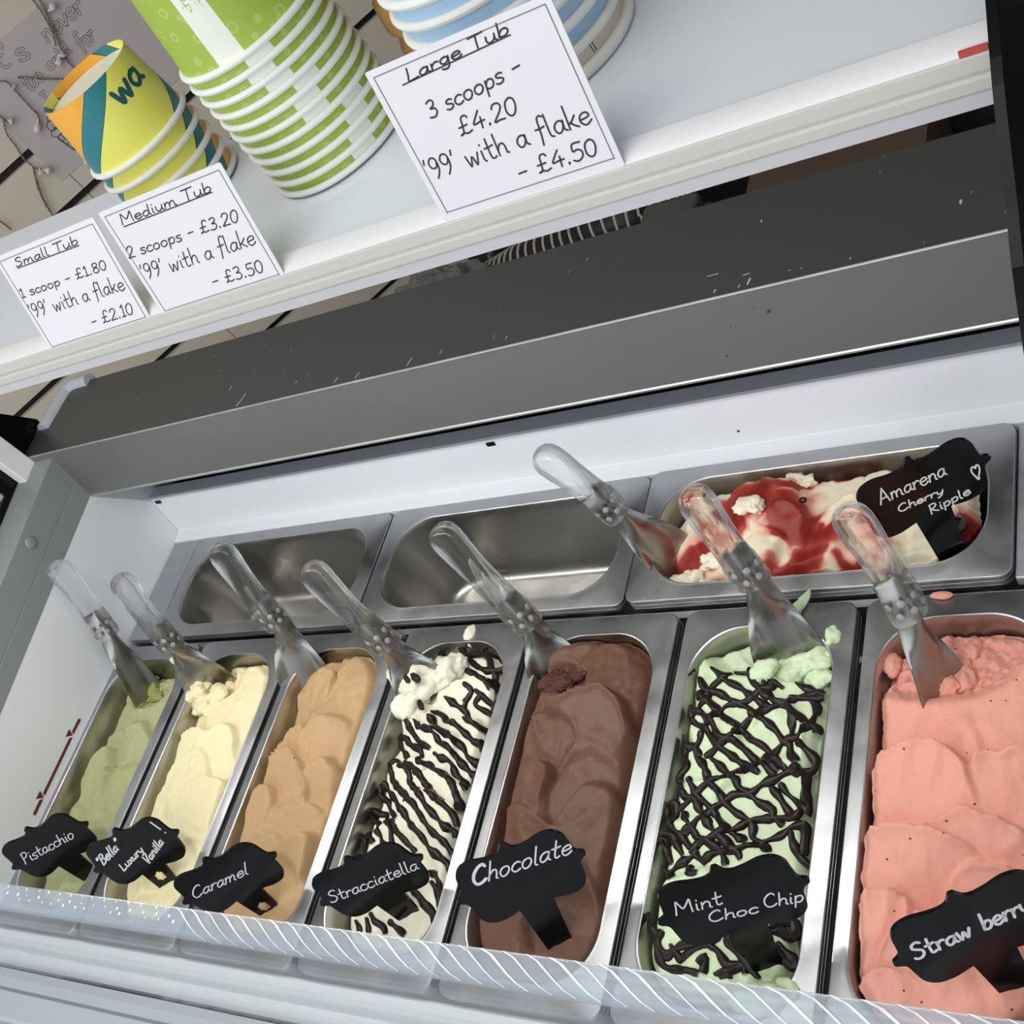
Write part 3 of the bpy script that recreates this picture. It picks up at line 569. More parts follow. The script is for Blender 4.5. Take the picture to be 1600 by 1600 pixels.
fpart('lower_edge_trim', tube([(XL, 0.1497, 0.1466), (1.246, 0.1497, 0.1466)], 0.0026, 10), M_trim, True)
ec = [(-0.033, 0.206, 0.228), (-0.033, 0.262, 0.228), (-0.031, 0.274, 0.228), (-0.024, 0.281, 0.228), (-0.012, 0.283, 0.228), (0.012, 0.2832, 0.228)]
fpart('counter_end_cap', tube(catmull(ec, 5), 0.0105, 12), mat('pale_grey_plastic', S(186, 190, 196), 0.4), True)
# scratches and splashes on the counter
M_scr = mat('pale_scratch', S(185, 186, 186), 0.6)
for (x, y, dx, dy, w) in ((0.985, 0.1655, 0.0015, 0.006, 0.0016), (0.977, 0.1645, 0.001, 0.002, 0.001), (0.955, 0.165, 0.001, 0.003, 0.0012), (0.37, 0.1625, 0.006, 0.017, 0.0009), (0.985, 0.178, -0.006, -0.0005, 0.0006), (0.945, 0.187, 0.010, 0.000, 0.0006), (0.62, 0.164, 0.003, 0.009, 0.001), (0.55, 0.163, 0.003, 0.007, 0.0008), (0.52, 0.164, 0.002, 0.006, 0.0008), (1.02, 0.170, 0.001, 0.000, 0.0007), (1.07, 0.1668, 0.001, 0.001, 0.0009), (0.74, 0.168, 0.001, 0.004, 0.0006), (1.03, 0.1688, 0.001, 0.0004, 0.0006), (0.66, 0.170, 0.001, 0.004, 0.0006)):
    fpart('scratch', ribbon([(x, y), (x + dx * .5, y + dy * .5), (x + dx, y + dy)], w, 0.2292, 0.22935), M_scr)
spl = [ball((x, 0.1485 + (z - 0.1478) * 0.1078, z), r, 10, 6) for x, z, r in ((0.995, 0.205, 0.0017), (0.943, 0.168, 0.0010), (0.958, 0.197, 0.0007), (0.985, 0.211, 0.0006))]
for q_ in spl:
    fpart('cherry_splash', q_, mat('dried_cherry_splash', S(90, 40, 40), 0.4), True)
# side rails
def rail(x_in, x_out, s):
    def ring(y, zb, zg, zt):
        return [(x_in, y, zb), (x_in, y, zg - 0.0006), (x_in - s * 0.0012, y, zg), (x_in, y, zg + 0.0006), (x_in, y, zt), (x_out, y, zt), (x_out, y, zb)]
    return rings([ring(0.1572, 0.1492, 0.178, 0.2202), ring(-0.45, 0.0826, 0.1035, 0.1362)])
fpart('left_rail', rail(XL + 0.0004, -0.052, 1), M_rail, bev=0.0012)
fpart('right_rail', rail(XR - 0.0004, 1.246, -1), M_rail, bev=0.0012)
fpart('rail_screw_cap', ball((XL + 0.0004, 0.045, 0.1882), 0.0085, 18, 12, (0.45, 1, 1)), mat('grey_screw_cap', S(130, 140, 143), 0.3), True)
fpart('hinge_post', box(-0.0455, -0.028, 0.127, 0.157, 0.215, 0.285), M_whiteplastic, bev=0.001)
fpart('hinge_post', box(-0.0450, -0.0285, 0.1275, 0.1565, 0.2865, 0.40), M_whiteplastic, bev=0.001)
fl = []
for P in DATA['FILL']:
    v = [(XL + 0.00005, y, z) for y, z in P] + [(XL + 0.0005, y, z) for y, z in P]
    n = len(P)
    fl.append((v, [tuple(range(n)), tuple(range(n, 2 * n))] + [(i, (i + 1) % n, n + (i + 1) % n, n + i) for i in range(n)]))
fpart('fill_line_marking', merge(*fl), M_red, label='dark red fill line with two arrow heads')
for x in (0.022, 0.602):
    fpart('liner_clip', box(x - 0.0055, x + 0.0055, 0.1962, 0.1985, 0.0565, 0.0615), M_black)
fpart('liner_speck', ball((0.8865, 0.1905, 0.0225), 0.0016, 10, 6, (1, 0.5, 1)), M_dark, True)
fpart('slot_bracket', box(0.10, 0.108, 0.19, 0.21, 0.128, 0.1475), M_dark)
# front ledge and glass
fpart('front_ledge', prism_x([(-0.3745, -0.17), (-0.3745, -0.0135), (-0.3765, -0.0115), (-0.388, -0.0115), (-0.390, -0.0135), (-0.391, -0.024), (-0.4118, -0.025), (-0.4118, -0.2)], -0.012, 1.215), M_white, bev=0.001)
fpart('front_sill', prism_x([(-0.4165, -0.2), (-0.4165, -0.018), (-0.426, -0.015), (-0.436, -0.015), (-0.437, -0.019), (-0.439, -0.019), (-0.440, -0.015), (-0.466, -0.017), (-0.470, -0.021), (-0.470, -0.2)], -0.055, 1.25), mat('pale_grey_sill', S(186, 190, 198), 0.4))
G_front = clear_glass('front_glass', (0.95, 0.965, 0.96), 0.02)
fpart('front_glass', box(-0.045, 1.250, -0.4158, -0.4122, -0.020, 0.289), G_front)
M_mould = bpy.data.materials.new('clear_acrylic_moulding')
M_mould.use_nodes = True
_nt, _N, _L, _b = nodes_of(M_mould)
_b.inputs['Base Color'].default_value = (*S(200, 208, 218), 1); _b.inputs['Roughness'].default_value = 0.12
_tr = _N.new('ShaderNodeBsdfTransparent'); _tr.inputs[0].default_value = (0.92, 0.95, 0.97, 1)
_mx = _N.new('ShaderNodeMixShader'); _mx.inputs[0].default_value = 0.46
_L.new(_tr.outputs[0], _mx.inputs[1]); _L.new(_b.outputs[0], _mx.inputs[2]); _L.new(_mx.outputs[0], _N['Material Output'].inputs[0])
prof = [(-0.3988, 0.3012), (-0.4020, 0.3026), (-0.4060, 0.3026), (-0.4100, 0.3008), (-0.4135, 0.2970), (-0.4155, 0.2925), (-0.4158, 0.2880), (-0.4145, 0.2872), (-0.4120, 0.2900), (-0.4080, 0.2945), (-0.4030, 0.2978)]
mould = fpart('glass_edge_moulding', prism_x(prof, -0.045, 1.250), M_mould, True)
streak_path = [(-0.3991, 0.3015), (-0.4020, 0.3028), (-0.4060, 0.3028), (-0.4100, 0.3010), (-0.4135, 0.2972), (-0.4155, 0.2927)]
streaks = []  # LED reflections on the moulding, shaped as thin raised strips
def streak(x0, w, a=0, b=6, dx=0.030):
    P = streak_path[a:b]
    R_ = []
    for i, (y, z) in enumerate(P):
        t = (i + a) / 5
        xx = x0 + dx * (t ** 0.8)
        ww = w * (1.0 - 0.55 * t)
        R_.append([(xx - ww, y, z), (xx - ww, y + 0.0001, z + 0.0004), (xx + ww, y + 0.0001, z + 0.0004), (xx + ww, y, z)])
    streaks.append(rings(R_))
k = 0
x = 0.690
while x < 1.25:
    streak(x, 0.00125 + 0.0003 * math.sin(k * 2.3))
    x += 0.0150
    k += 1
mr_ = fpart('moulding_reflections', merge(*streaks), mat('white_reflection', (0.93, 0.94, 0.95), 0.25), True, parent=None)  # white colour stands in for the reflected LED light
dots = []  # smaller LED reflections further left, built as white dots
x = 0.40
while x < 0.685:
    for q, (y, z) in enumerate(((-0.4010, 0.3025), (-0.4055, 0.3029), (-0.4085, 0.3018))):
        if rnd.random() < 0.85:
            dots.append(ball((x + q * 0.004 + rnd.uniform(-.002, .002), y, z), rnd.uniform(0.0007, 0.0013), 8, 5, (1, 1, 0.5)))
    x += 0.0135
fpart('moulding_glints', merge(*dots), MATS['white_reflection'], True)
# shelf over the well
M_under = mat('shelf_underside', S(170, 170, 168), 0.5)
shelf = fpart('shelf', box(-0.044, 1.2585, -0.0945, 0.0675, 0.5390, 0.5574), M_shelf, label='white shelf over the pans carrying the paper tubs')
o_ = obj('shelf_lip', prism_x([(-0.0945, 0.5390), (-0.0945, 0.5576), (-0.0960, 0.5586), (-0.1000, 0.5584), (-0.1060, 0.5572), (-0.1098, 0.5549), (-0.1100, 0.5390)], -0.044, 1.2585), M_lip, shelf, True)
o_ = obj('price_rail', prism_x([(-0.1101, 0.5546), (-0.1112, 0.5541), (-0.1115, 0.5480), (-0.1112, 0.5466), (-0.1103, 0.5460), (-0.1112, 0.5454), (-0.1116, 0.5440), (-0.1116, 0.5392), (-0.1106, 0.5380), (-0.1101, 0.5378)], -0.044, 1.2585), M_price, shelf, False)
o_ = obj('price_rail_base', prism_x([(-0.1101, 0.5378), (-0.1113, 0.5374), (-0.1113, 0.5312), (-0.1101, 0.5308), (-0.0945, 0.5308), (-0.0945, 0.5378)], -0.044, 1.2585), M_pricelow, shelf, False)
o_ = obj('red_mark', box(1.2475, 1.2582, -0.1104, -0.1085, 0.5548, 0.5572), M_redmark, shelf, False)  # small red mark near the right end of the lip
# glass end panels with black printed edges
def resample(P, n):
    L_ = [0]
    for a, b in zip(P, P[1:]):
        L_.append(L_[-1] + math.hypot(b[0] - a[0], b[1] - a[1]))
    out = []
    j = 0
    for i in range(n):
        t = L_[-1] * i / n
        while L_[j + 1] < t:
            j += 1
        u = (t - L_[j]) / max(1e-9, L_[j + 1] - L_[j])
        out.append((P[j][0] + (P[j + 1][0] - P[j][0]) * u, P[j][1] + (P[j + 1][1] - P[j][1]) * u))
    return out
zr = lambda y: 0.2202 + (y - 0.1572) * 0.1383 + 0.001
def poly_round(P, r, seg=6):
    out = []
    n = len(P)
    for i in range(n):
        a, b, c = Vector(P[i - 1]), Vector(P[i]), Vector(P[(i + 1) % n])
        d1, d2 = (a - b), (c - b)
        rr = min(r[i], d1.length * 0.45, d2.length * 0.45)
        p0, p1 = b + d1.normalized() * rr, b + d2.normalized() * rr
        for k in range(seg + 1):
            t = k / seg
            q = p0 * (1 - t) ** 2 + b * 2 * t * (1 - t) + p1 * t * t
            out.append((q.x, q.y))
    return out
curve = catmull([(-0.02, 0.5565), (-0.0565, 0.541), (-0.098, 0.522), (-0.138, 0.495), (-0.161, 0.481), (-0.25, 0.415), (-0.34, 0.335), (-0.400, 0.260), (-0.415, 0.180)], 5)
def frit_panel(name, x0, x1, win, winr, crv):
    outer = [(-0.415, zr(-0.415)), (0.158, zr(0.158)), (0.205, 0.2312), (0.223, 0.2315), (0.1915, 0.285), (0.10, 0.44), (0.06, 0.5295 if x0 < 0 else 0.59)] + [(y, min(z, 0.5295) if (y > -0.075 and x0 < 0) else z) for y, z in crv]
    outer = poly_round(outer, [0.006, 0.0, 0.004, 0.006] + [0.01] * (len(outer) - 4), 3)
    inner = poly_round(win, winr, 8)
    N_ = 160
    def start(P):
        P = P + [P[0]]
        return resample(P, N_)
    A = start(outer)
    # align the inner loop by angle around its centre
    cx = sum(p[0] for p in inner) / len(inner); cy = sum(p[1] for p in inner) / len(inner)
    B = []
    for (y, z) in A:
        d = Vector((y - cx, z - cy)).normalized()
        best = None
        for i in range(len(inner)):
            p, q = Vector(inner[i]), Vector(inner[(i + 1) % len(inner)])
            e = q - p
            den = d.x * e.y - d.y * e.x
            if abs(den) < 1e-12:
                continue
            w = p - Vector((cx, cy))
            t = (w.x * e.y - w.y * e.x) / den
            u = (w.x * d.y - w.y * d.x) / den
            if t > 0 and -1e-6 <= u <= 1 + 1e-6 and (best is None or t < best):
                best = t
        B.append((cx + d.x * (best or 0.01), cy + d.y * (best or 0.01)))
    R_ = [[(x0, y, z) for y, z in A], [(x1, y, z) for y, z in A], [(x1, y, z) for y, z in B], [(x0, y, z) for y, z in B]]
    V, F = rings(R_ + [R_[0]], True, False)
    fr = fpart('end_panel_frit', (V, F), M_black, label='black printed border of the %s glass end panel' % name)
    gl = obj('end_glass', rings([[((x0 + x1) / 2 - 0.0008, y, z) for y, z in B], [((x0 + x1) / 2 + 0.0008, y, z) for y, z in B]]), clear_glass('end_glass', (0.95, 0.97, 0.965), 0.03), fr, False)
win_l = [(-0.33, zr(-0.33) + 0.012), (0.098, zr(0.098) + 0.009), (0.105, 0.2225), (0.015, 0.44), (-0.02, 0.50), (-0.10, 0.49), (-0.25, 0.37), (-0.34, 0.27)]
frit_panel('left', -0.0515, -0.0465, win_l, [0.02, 0.012, 0.012, 0.02, 0.02, 0.02, 0.02, 0.02], curve)
win_r = [(-0.36, zr(-0.36) + 0.012), (0.13, zr(0.13) + 0.012), (0.165, 0.255), (0.02, 0.52), (-0.03, 0.549), (-0.061, 0.540), (-0.0925, 0.530), (-0.14, 0.500), (-0.19, 0.460), (-0.25, 0.400), (-0.34, 0.290)]
curve_r = catmull([(0.02, 0.600), (-0.05, 0.597), (-0.09, 0.587), (-0.1157, 0.5777), (-0.1522, 0.5612), (-0.1866, 0.5379), (-0.2076, 0.5255), (-0.28, 0.455), (-0.36, 0.36), (-0.405, 0.27), (-0.415, 0.180)], 5)
frit_panel('right', 1.2625, 1.2665, win_r, [0.02] * 11, curve_r)
# LED strip lighting the well from under the shelf
led = fpart('led_strip', box(0.02, 1.19, -0.0900, -0.0780, 0.5262, 0.5305), M_whiteplastic)
M_led = bpy.data.materials.new('lit_led')
M_led.use_nodes = True
_nt, _N, _L, _b = nodes_of(M_led)
_b.inputs['Emission Color'].default_value = (1, 0.98, 0.95, 1)
_b.inputs['Emission Strength'].default_value = 3.0
obj('led_diffuser', box(0.025, 1.185, -0.0885, -0.0795, 0.5255, 0.5262), M_led, led, False)
_ll = area('led_strip_light', (0.605, -0.084, 0.524), (0.605, -0.10, 0.0), 1.16, 0.02, 2.8, (1.0, 0.99, 0.97))

# ================================================================== STEEL PANS
def pan(name, label, cx, cy, hx, hy, fx, fy, r, depth, group, z=0.0, nest=1, ox=0.0, oh=0.0):
    seg = 14
    def rg(h0, h1, rr, zz):
        return [(x, y, zz + z) for x, y in rrect(cx, cy, h0, h1, rr, seg)]
    R_ = []
    def ro(h0, h1, rr, zz):                # the outer edge; its centre may sit off the opening's
        return [(x, y, zz + z) for x, y in rrect(cx + ox, cy, h0, h1, rr, seg)]
    hq = hx - oh
    for q in range(nest, 0, -1):           # the turned-down edge, then its step
        zz = -0.0062 * q
        R_ += [ro(hq, hy, 0.012, zz - 0.0050), ro(hq, hy, 0.012, zz), ro(hq - 0.0014, hy - 0.0014, 0.011, zz + 0.0004), ro(hq - 0.0014, hy - 0.0014, 0.011, zz + 0.0012)]
    R_ += [ro(hq, hy, 0.012, -0.0048), ro(hq, hy, 0.012, -0.0014), ro(hq - 0.0006, hy - 0.0006, 0.0115, -0.0004), ro(hq - 0.0018, hy - 0.0018, 0.011, 0.0)]
    ix, iy = hx - fx, hy - fy
    R_ += [rg(ix + 0.0035, iy + 0.0035, r + 0.002, 0.0), rg(ix + 0.001, iy + 0.001, r, 0.0006), rg(ix, iy, r, 0.0), rg(ix - 0.0012, iy - 0.0012, r - 0.001, -0.0030), rg(ix - 0.0016, iy - 0.0016, r - 0.001, -0.012)]
    n1 = len(R_)
    for t in (0.25, 0.5, 0.75, 0.88):
        R_.append(rg(ix - 0.0016 - 0.005 * t, iy - 0.0016 - 0.005 * t, r - 0.002, -0.012 - (depth - 0.012) * t))
    for a in (20, 45, 70, 90):
        t = math.radians(a)
        k = 0.014
        R_.append(rg(ix - 0.0066 - k * (1 - math.cos(t)), iy - 0.0066 - k * (1 - math.cos(t)), r - 0.004 - k * 0.6 * (1 - math.cos(t)), -depth + k * (1 - math.sin(t)) - 0.002))
    V, F = rings(R_, True, False)
    F.append(tuple(range((len(R_) - 1) * 4 * (seg + 1), len(R_) * 4 * (seg + 1))))
    ncol = 4 * (seg + 1)
    mi = [0 if i < (n1 - 3) * ncol else 1 for i in range(len(F))]
    o = obj(name, (V, F), [M_steel, M_steelin], None, True, 30, mi)
    return tag(o, label, 'pan', group)

FLV = ['pistachio', 'vanilla', 'caramel', 'stracc', 'chocolate', 'mint', 'straw']
desc = ['stainless steel pan of pale green ice cream, nearest the white end wall', 'stainless steel pan of pale yellow ice cream, second from the white end wall',
        'stainless steel pan of light brown caramel ice cream', 'stainless steel pan of white ice cream with chocolate zigzags', 'stainless steel pan of brown chocolate ice cream',
        'stainless steel pan of mint green ice cream with crossed chocolate sauce', 'stainless steel pan of pink strawberry ice cream, rightmost of the front row']
P_ = 0.17
for i in range(7):
    pan('gelato_pan', desc[i], (i + 0.5) * P_ + 0.0008, -0.1870, 0.0832, 0.1845, 0.0165, 0.021, 0.050, 0.12, 'pans of the front row', 0.0, 2, 0.0012, 0.0023)
BX = [(0.0655, 0.4235), (0.4265, 0.7825), (0.7855, 1.1425)]
bd = ['empty stainless steel pan nearest the white end wall, back row', 'empty stainless steel pan in the middle of the back row', 'stainless steel pan of cream and cherry ripple ice cream, back row']
for i, (a, b) in enumerate(BX):
    pan('gelato_pan', bd[i], (a + b) / 2, 0.0890, (b - a) / 2, 0.0800, 0.0205, 0.0175, 0.050, 0.12, 'pans of the back row', 0.0 if i < 2 else 0.0035, 1 if i < 2 else 2)
tag(bevel_obj(obj('filler_strip', box(0.0115, 0.0640, 0.0085, 0.1680, -0.012, -0.0005), M_frost, None, False)), 'frosted steel filler strip between white end wall and empty pan', 'filler strip', 'steel filler strips')
tag(bevel_obj(obj('filler_strip', box(1.1440, 1.1945, 0.0085, 0.1680, -0.012, -0.0005), M_frost, None, False)), 'steel filler strip at the right of the cherry ripple pan', 'filler strip', 'steel filler strips')
fpart('pan_support_bar', box(0.0112, 1.1952, -0.0015, 0.0060, -0.022, -0.0135), M_steel)

# ================================================================== ICE CREAM
def smooth(a, b, x):
    t = max(0.0, min(1.0, (x - a) / (b - a)))
    return t * t * (3 - 2 * t)

class Surf:
    def __init__(s, cx, cy, hx, hy, level, mound, seed, rough=0.0):
        s.cx, s.cy, s.hx, s.hy = cx, cy, hx, hy
        s.level, s.mound, s.seed, s.rough = level, mound, seed, rough
        s.strokes = []
        s.pits = []      # (x, y, rx, ry, depth, roughness)
        s.slope = (0.0, 0.0)
    def stroke(s, x, y, ang, ln, wd, dz, tilt, lip=0.0025, cup=0.0):
        s.strokes.append((x, y, math.cos(ang), math.sin(ang), ln, wd, dz, tilt, lip, cup))
    def auto(s, rows, cols, ln, wd, amp, tilt, ang=PI / 2, jang=0.45, lip=0.0036):
        r = random.Random(s.seed)
        for j in range(rows):
            yy = s.cy + s.hy * (0.92 - 1.84 * (j + 0.2) / rows)
            order = list(range(cols))
            r.shuffle(order)
            for i in order:
                xx = s.cx + s.hx * (-0.9 + 1.8 * (i + 0.5) / cols) * 0.85 + r.uniform(-.25, .25) * s.hx / cols
                s.stroke(xx, yy + r.uniform(-.3, .3) * s.hy / rows, ang + r.uniform(-jang, jang), ln * r.uniform(.65, 1.6), wd * r.uniform(.65, 1.4), r.uniform(-.6, 1) * amp, tilt * r.uniform(.3, 1.5), lip * r.uniform(.1, 1.2), r.uniform(0, 0.016))
    def __call__(s, x, y):
        u, v = (x - s.cx) / s.hx, (y - s.cy) / s.hy
        base = s.level + s.mound * max(0.0, 1 - 0.75 * abs(u) ** 2.2) * max(0.0, 1 - 0.6 * abs(v) ** 3) + s.slope[0] * u + s.slope[1] * v
        sd = s.seed * 7.13
        wx = x + 0.016 * mnoise.noise(Vector((x * 17, y * 17, sd))) + 0.0030 * mnoise.noise(Vector((x * 75, y * 75, sd + 3)))
        wy = y + 0.016 * mnoise.noise(Vector((x * 17, y * 17, sd + 9))) + 0.0030 * mnoise.noise(Vector((x * 75, y * 75, sd + 5)))
        h = 0.0045 * mnoise.noise(Vector((x * 20, y * 20, sd)))
        for (px, py, c, sn, ln, wd, dz, tilt, lip, cup) in s.strokes:
            dx, dy = wx - px, wy - py
            if dx * dx + dy * dy > (ln + wd) ** 2 * 1.2:
                continue
            a = (dx * c + dy * sn) / ln
            b = (-dx * sn + dy * c) / wd
            rr = math.sqrt(a * a + b * b)
            if rr > 1.15:
                continue
            f = smooth(-0.3, 0.5, a)
            edge = 0.60 - (0.57 - cup * 9) * f                # soft tail, crisp leading rim
            m = 1 - smooth(1.0 - edge, 1.0 + 0.02, rr)
            hs = dz + tilt * a - 0.0022 * (1 - b * b)
            h = h * (1 - m) + hs * m + lip * f * math.exp(-((rr - 0.95) / 0.055) ** 2)
        rg = s.rough
        for (px, py, rx, ry, dep, ro) in s.pits:
            q = ((x - px) / rx) ** 2 + ((y - py) / ry) ** 2
            if q < 1.6:
                k = 1 - smooth(0.55, 1.5, q)
                h = h * (1 - 0.6 * k) - dep * k
                rg += ro * k
        rd = 1 - abs(mnoise.noise(Vector((wx * 26 + 3, wy * 15, sd + 4))))
        h += 0.0042 * max(0.0, rd - 0.72) / 0.28 * (0.5 + mnoise.noise(Vector((x * 14, y * 14, sd + 2))))
        h += 0.0007 * mnoise.noise(Vector((x * 110, y * 110, sd))) + 0.0004 * mnoise.noise(Vector((x * 220, y * 90, sd)))
        pm = max(0.0, mnoise.noise(Vector((x * 19, y * 19, sd + 6))) + 0.15)
        if pm > 0:
            h += 0.0030 * pm * (0.5 - abs(mnoise.noise(Vector((wx * 85, wy * 60, sd + 7))))) + 0.0012 * pm * mnoise.noise(Vector((x * 240, y * 240, sd)))
        if rg:
            h += rg * mnoise.turbulence(Vector((x * 160, y * 160, sd)), 3, False) - rg * 0.5
        return base + h

def mass(name, label, cx, cy, hx, hy, r, surf, m, inset=0.003, jag=0.004, drop=0.012, bottom=-0.085, color=None, shift=(0, 0), N_=300, K_=50):
    out = rrect(0, 0, hx, hy, r, 24)
    out = resample(out + [out[0]], N_)
    sp = max(hx, hy) - min(hx, hy)
    vert = hy >= hx
    V, F = [], []
    rho = [0.0] + [1 - (1 - (k / (K_ - 1))) ** 1.15 for k in range(1, K_)]
    col = []
    pts = []
    for (ox, oy) in out:
        bx, by = (0.0, max(-sp, min(sp, oy))) if vert else (max(-sp, min(sp, ox)), 0.0)
        bx *= 0.98
        by *= 0.98
        l = math.hypot(ox - bx, oy - by)
        j = inset + jag * (0.6 + mnoise.noise(Vector((ox * 22, oy * 22, surf.seed * 3.1))) + 0.5 * mnoise.noise(Vector((ox * 70, oy * 70, surf.seed * 1.7))) + 0.35 * mnoise.noise(Vector((ox * 210, oy * 210, surf.seed * 2.7))))
        k = max(0.2, (l - max(0.0006, j)) / l)
        pts.append((bx, by, bx + (ox - bx) * k, by + (oy - by) * k))
    R_ = []
    for q in rho:
        ring = []
        for (bx, by, ex, ey) in pts:
            x, y = cx + bx + (ex - bx) * q, cy + by + (ey - by) * q
            z = surf(x, y)
            e = smooth(0.80, 1.0, q)
            z -= drop * e ** 2.2
            ring.append((x, y, z))
        R_.append(ring)
    last = R_[-1]
    R_.append([(x + (cx - x) * 0.02, y + (cy - y) * 0.01, z - 0.010) for x, y, z in last])
    R_.append([(x + (cx - x) * 0.12, y + (cy - y) * 0.06, bottom) for x, y, z in last])
    V, F = rings(R_, True, False)
    F.append(tuple(range((len(R_) - 1) * N_, len(R_) * N_)))
    me = bpy.data.meshes.new(name)
    me.from_pydata([(x - cx, y - cy, z) for x, y, z in V], [], F)
    if color:
        ca = me.color_attributes.new('syrup', 'FLOAT_COLOR', 'POINT')
        for i, (x, y, z) in enumerate(V):
            c = color(x, y)
            ca.data[i].color = (c, c, c, 1)
    bm = bmesh.new()
    bm.from_mesh(me)
    bmesh.ops.remove_doubles(bm, verts=bm.verts, dist=1e-5)
    bmesh.ops.recalc_face_normals(bm, faces=bm.faces)
    bm.to_mesh(me)
    bm.free()
    o = link(name, me, m)
    o.location = (cx, cy, 0)
    return tag(o, label, 'ice cream', 'flavours of ice cream')

def lump(name, parent, c, r, m, seed=1, sq=(1, 1, 1), amp=0.35, fr=60, sub=4, label=None, rot=0):
    bm = bmesh.new()
    bmesh.ops.create_icosphere(bm, subdivisions=sub, radius=1.0)
    for v in bm.verts:
        d = v.co.normalized()
        p = Vector((d.x * r * sq[0], d.y * r * sq[1], d.z * r * sq[2]))
        n = mnoise.fractal(p * fr + Vector((seed * 5.3, seed, 0)), 0.9, 2.1, 5)
        p = p * (1 + amp * n)
        if rot:
            p = Vector((p.x * math.cos(rot) - p.y * math.sin(rot), p.x * math.sin(rot) + p.y * math.cos(rot), p.z))
        v.co = p + Vector(c) - parent.location
    me = bpy.data.meshes.new(name)
    bm.to_mesh(me)
    bm.free()
    o = link(name, me, m, parent)
    if label:
        o['label'] = label
    return o

def drizzle(parent, lines, surf, w, m, seed, name='chocolate_sauce'):
    r = random.Random(seed)
    parts = []
    for L_ in lines:
        P = catmull(L_, 7)
        # resample evenly
        d = sum(math.hypot(b[0] - a[0], b[1] - a[1]) for a, b in zip(P, P[1:]))
        n = max(4, int(d / 0.0016))
        P = resample(P, n) + [P[-1]]
        ph = r.uniform(0, 50)
        R_ = []
        nn = len(P)
        for i, (x, y) in enumerate(P):
            a, b = P[max(i - 1, 0)], P[min(i + 1, nn - 1)]
            dx, dy = b[0] - a[0], b[1] - a[1]
            l = math.hypot(dx, dy) or 1e-9
            nx, ny = -dy / l, dx / l
            ww = w * (0.86 + 0.42 * mnoise.noise(Vector((ph, i * 0.16, 0))) + 0.18 * math.sin(i * 0.5 + ph))
            ww *= 0.55 + 0.45 * smooth(0, 3, min(i, nn - 1 - i) + 1)
            sec = []
            for (k, hgt) in ((-1.0, -0.0012), (-0.85, 0.0010), (-0.45, 0.0024), (0.0, 0.0029), (0.45, 0.0024), (0.85, 0.0010), (1.0, -0.0012)):
                px, py = x + nx * ww * k, y + ny * ww * k
                sec.append((px, py, surf(px, py) + hgt))
            R_.append(sec)
        parts.append(rings(R_, False, False))
    return obj(name, merge(*parts), m, parent, True, 60)

def cream(name, c, rough=0.5, fine=420, bs=0.25, sss=0.12, vary=0.03):
    return mat(name, c, rough, spec=0.35, bump=(fine, bs, 0.0012), vary=(55, vary), sss=sss)

M_pis = cream('pistachio_cream', S(178, 182, 134))
M_van = cream('vanilla_cream', S(244, 232, 188))
M_car = cream('caramel_cream', S(194, 160, 116))
M_str = cream('stracciatella_cream', S(236, 232, 210))
M_cho = cream('chocolate_cream', S(108, 76, 60), 0.42)
M_min = cream('mint_cream', S(212, 228, 190))
M_stb = cream('strawberry_cream', S(230, 162, 144))
# seeds in the strawberry ice cream
_nt, _N, _L, _b = nodes_of(M_stb)
_tc = _N.new('ShaderNodeTexCoord')
_v = _N.new('ShaderNodeTexVoronoi'); _v.inputs['Scale'].default_value = 120
_L.new(_tc.outputs['Object'], _v.inputs['Vector'])
_d = _N.new('ShaderNodeMath'); _d.operation = 'LESS_THAN'; _d.inputs[1].default_value = 0.105
_L.new(_v.outputs['Distance'], _d.inputs[0])
_sp = _N.new('ShaderNodeSeparateColor'); _L.new(_v.outputs['Color'], _sp.inputs[0])
_g = _N.new('ShaderNodeMath'); _g.operation = 'LESS_THAN'; _g.inputs[1].default_value = 0.30
_L.new(_sp.outputs[0], _g.inputs[0])
_m = _N.new('ShaderNodeMath'); _m.operation = 'MULTIPLY'; _L.new(_d.outputs[0], _m.inputs[0]); _L.new(_g.outputs[0], _m.inputs[1])
_mx = _N.new('ShaderNodeMix'); _mx.data_type = 'RGBA'; _mx.inputs[7].default_value = (*S(95, 50, 45), 1)
_src = _b.inputs['Base Color'].links[0].from_socket
_L.new(_src, _mx.inputs[6]); _L.new(_m.outputs[0], _mx.inputs[0]); _L.new(_mx.outputs[2], _b.inputs['Base Color'])

OX, OY, OR = 0.0655, 0.1625, 0.049
ICE = {}
def front(i, key, name, label, m, level, mound, seed, setup, **kw):
    cx, cy = (i + 0.5) * P_ + 0.0008, -0.1870
    s = Surf(cx, cy, OX, OY, level, mound, seed)
    setup(s)
    tg = DATA['TAGS'][key]
    ex, ey, ez = (tg['t'][q] - tg['R'][q][1] * tg['stem'] for q in range(3))
    over = s(ex, ey) - ez
    if over > 0:
        s.slope = (s.slope[0], s.slope[1] + 0.0)
        s.pits.append((ex + 0.004, ey + 0.006, 0.034, 0.040, over / 1.0, 0.0))
        over = s(ex, ey) - ez
        s.pits[-1] = s.pits[-1][:4] + (s.pits[-1][4] + over, 0.0)
    o = mass(name, label, cx, cy, OX, OY, OR, s, m, **kw)
    ICE[key] = (o, s)
    return o, s

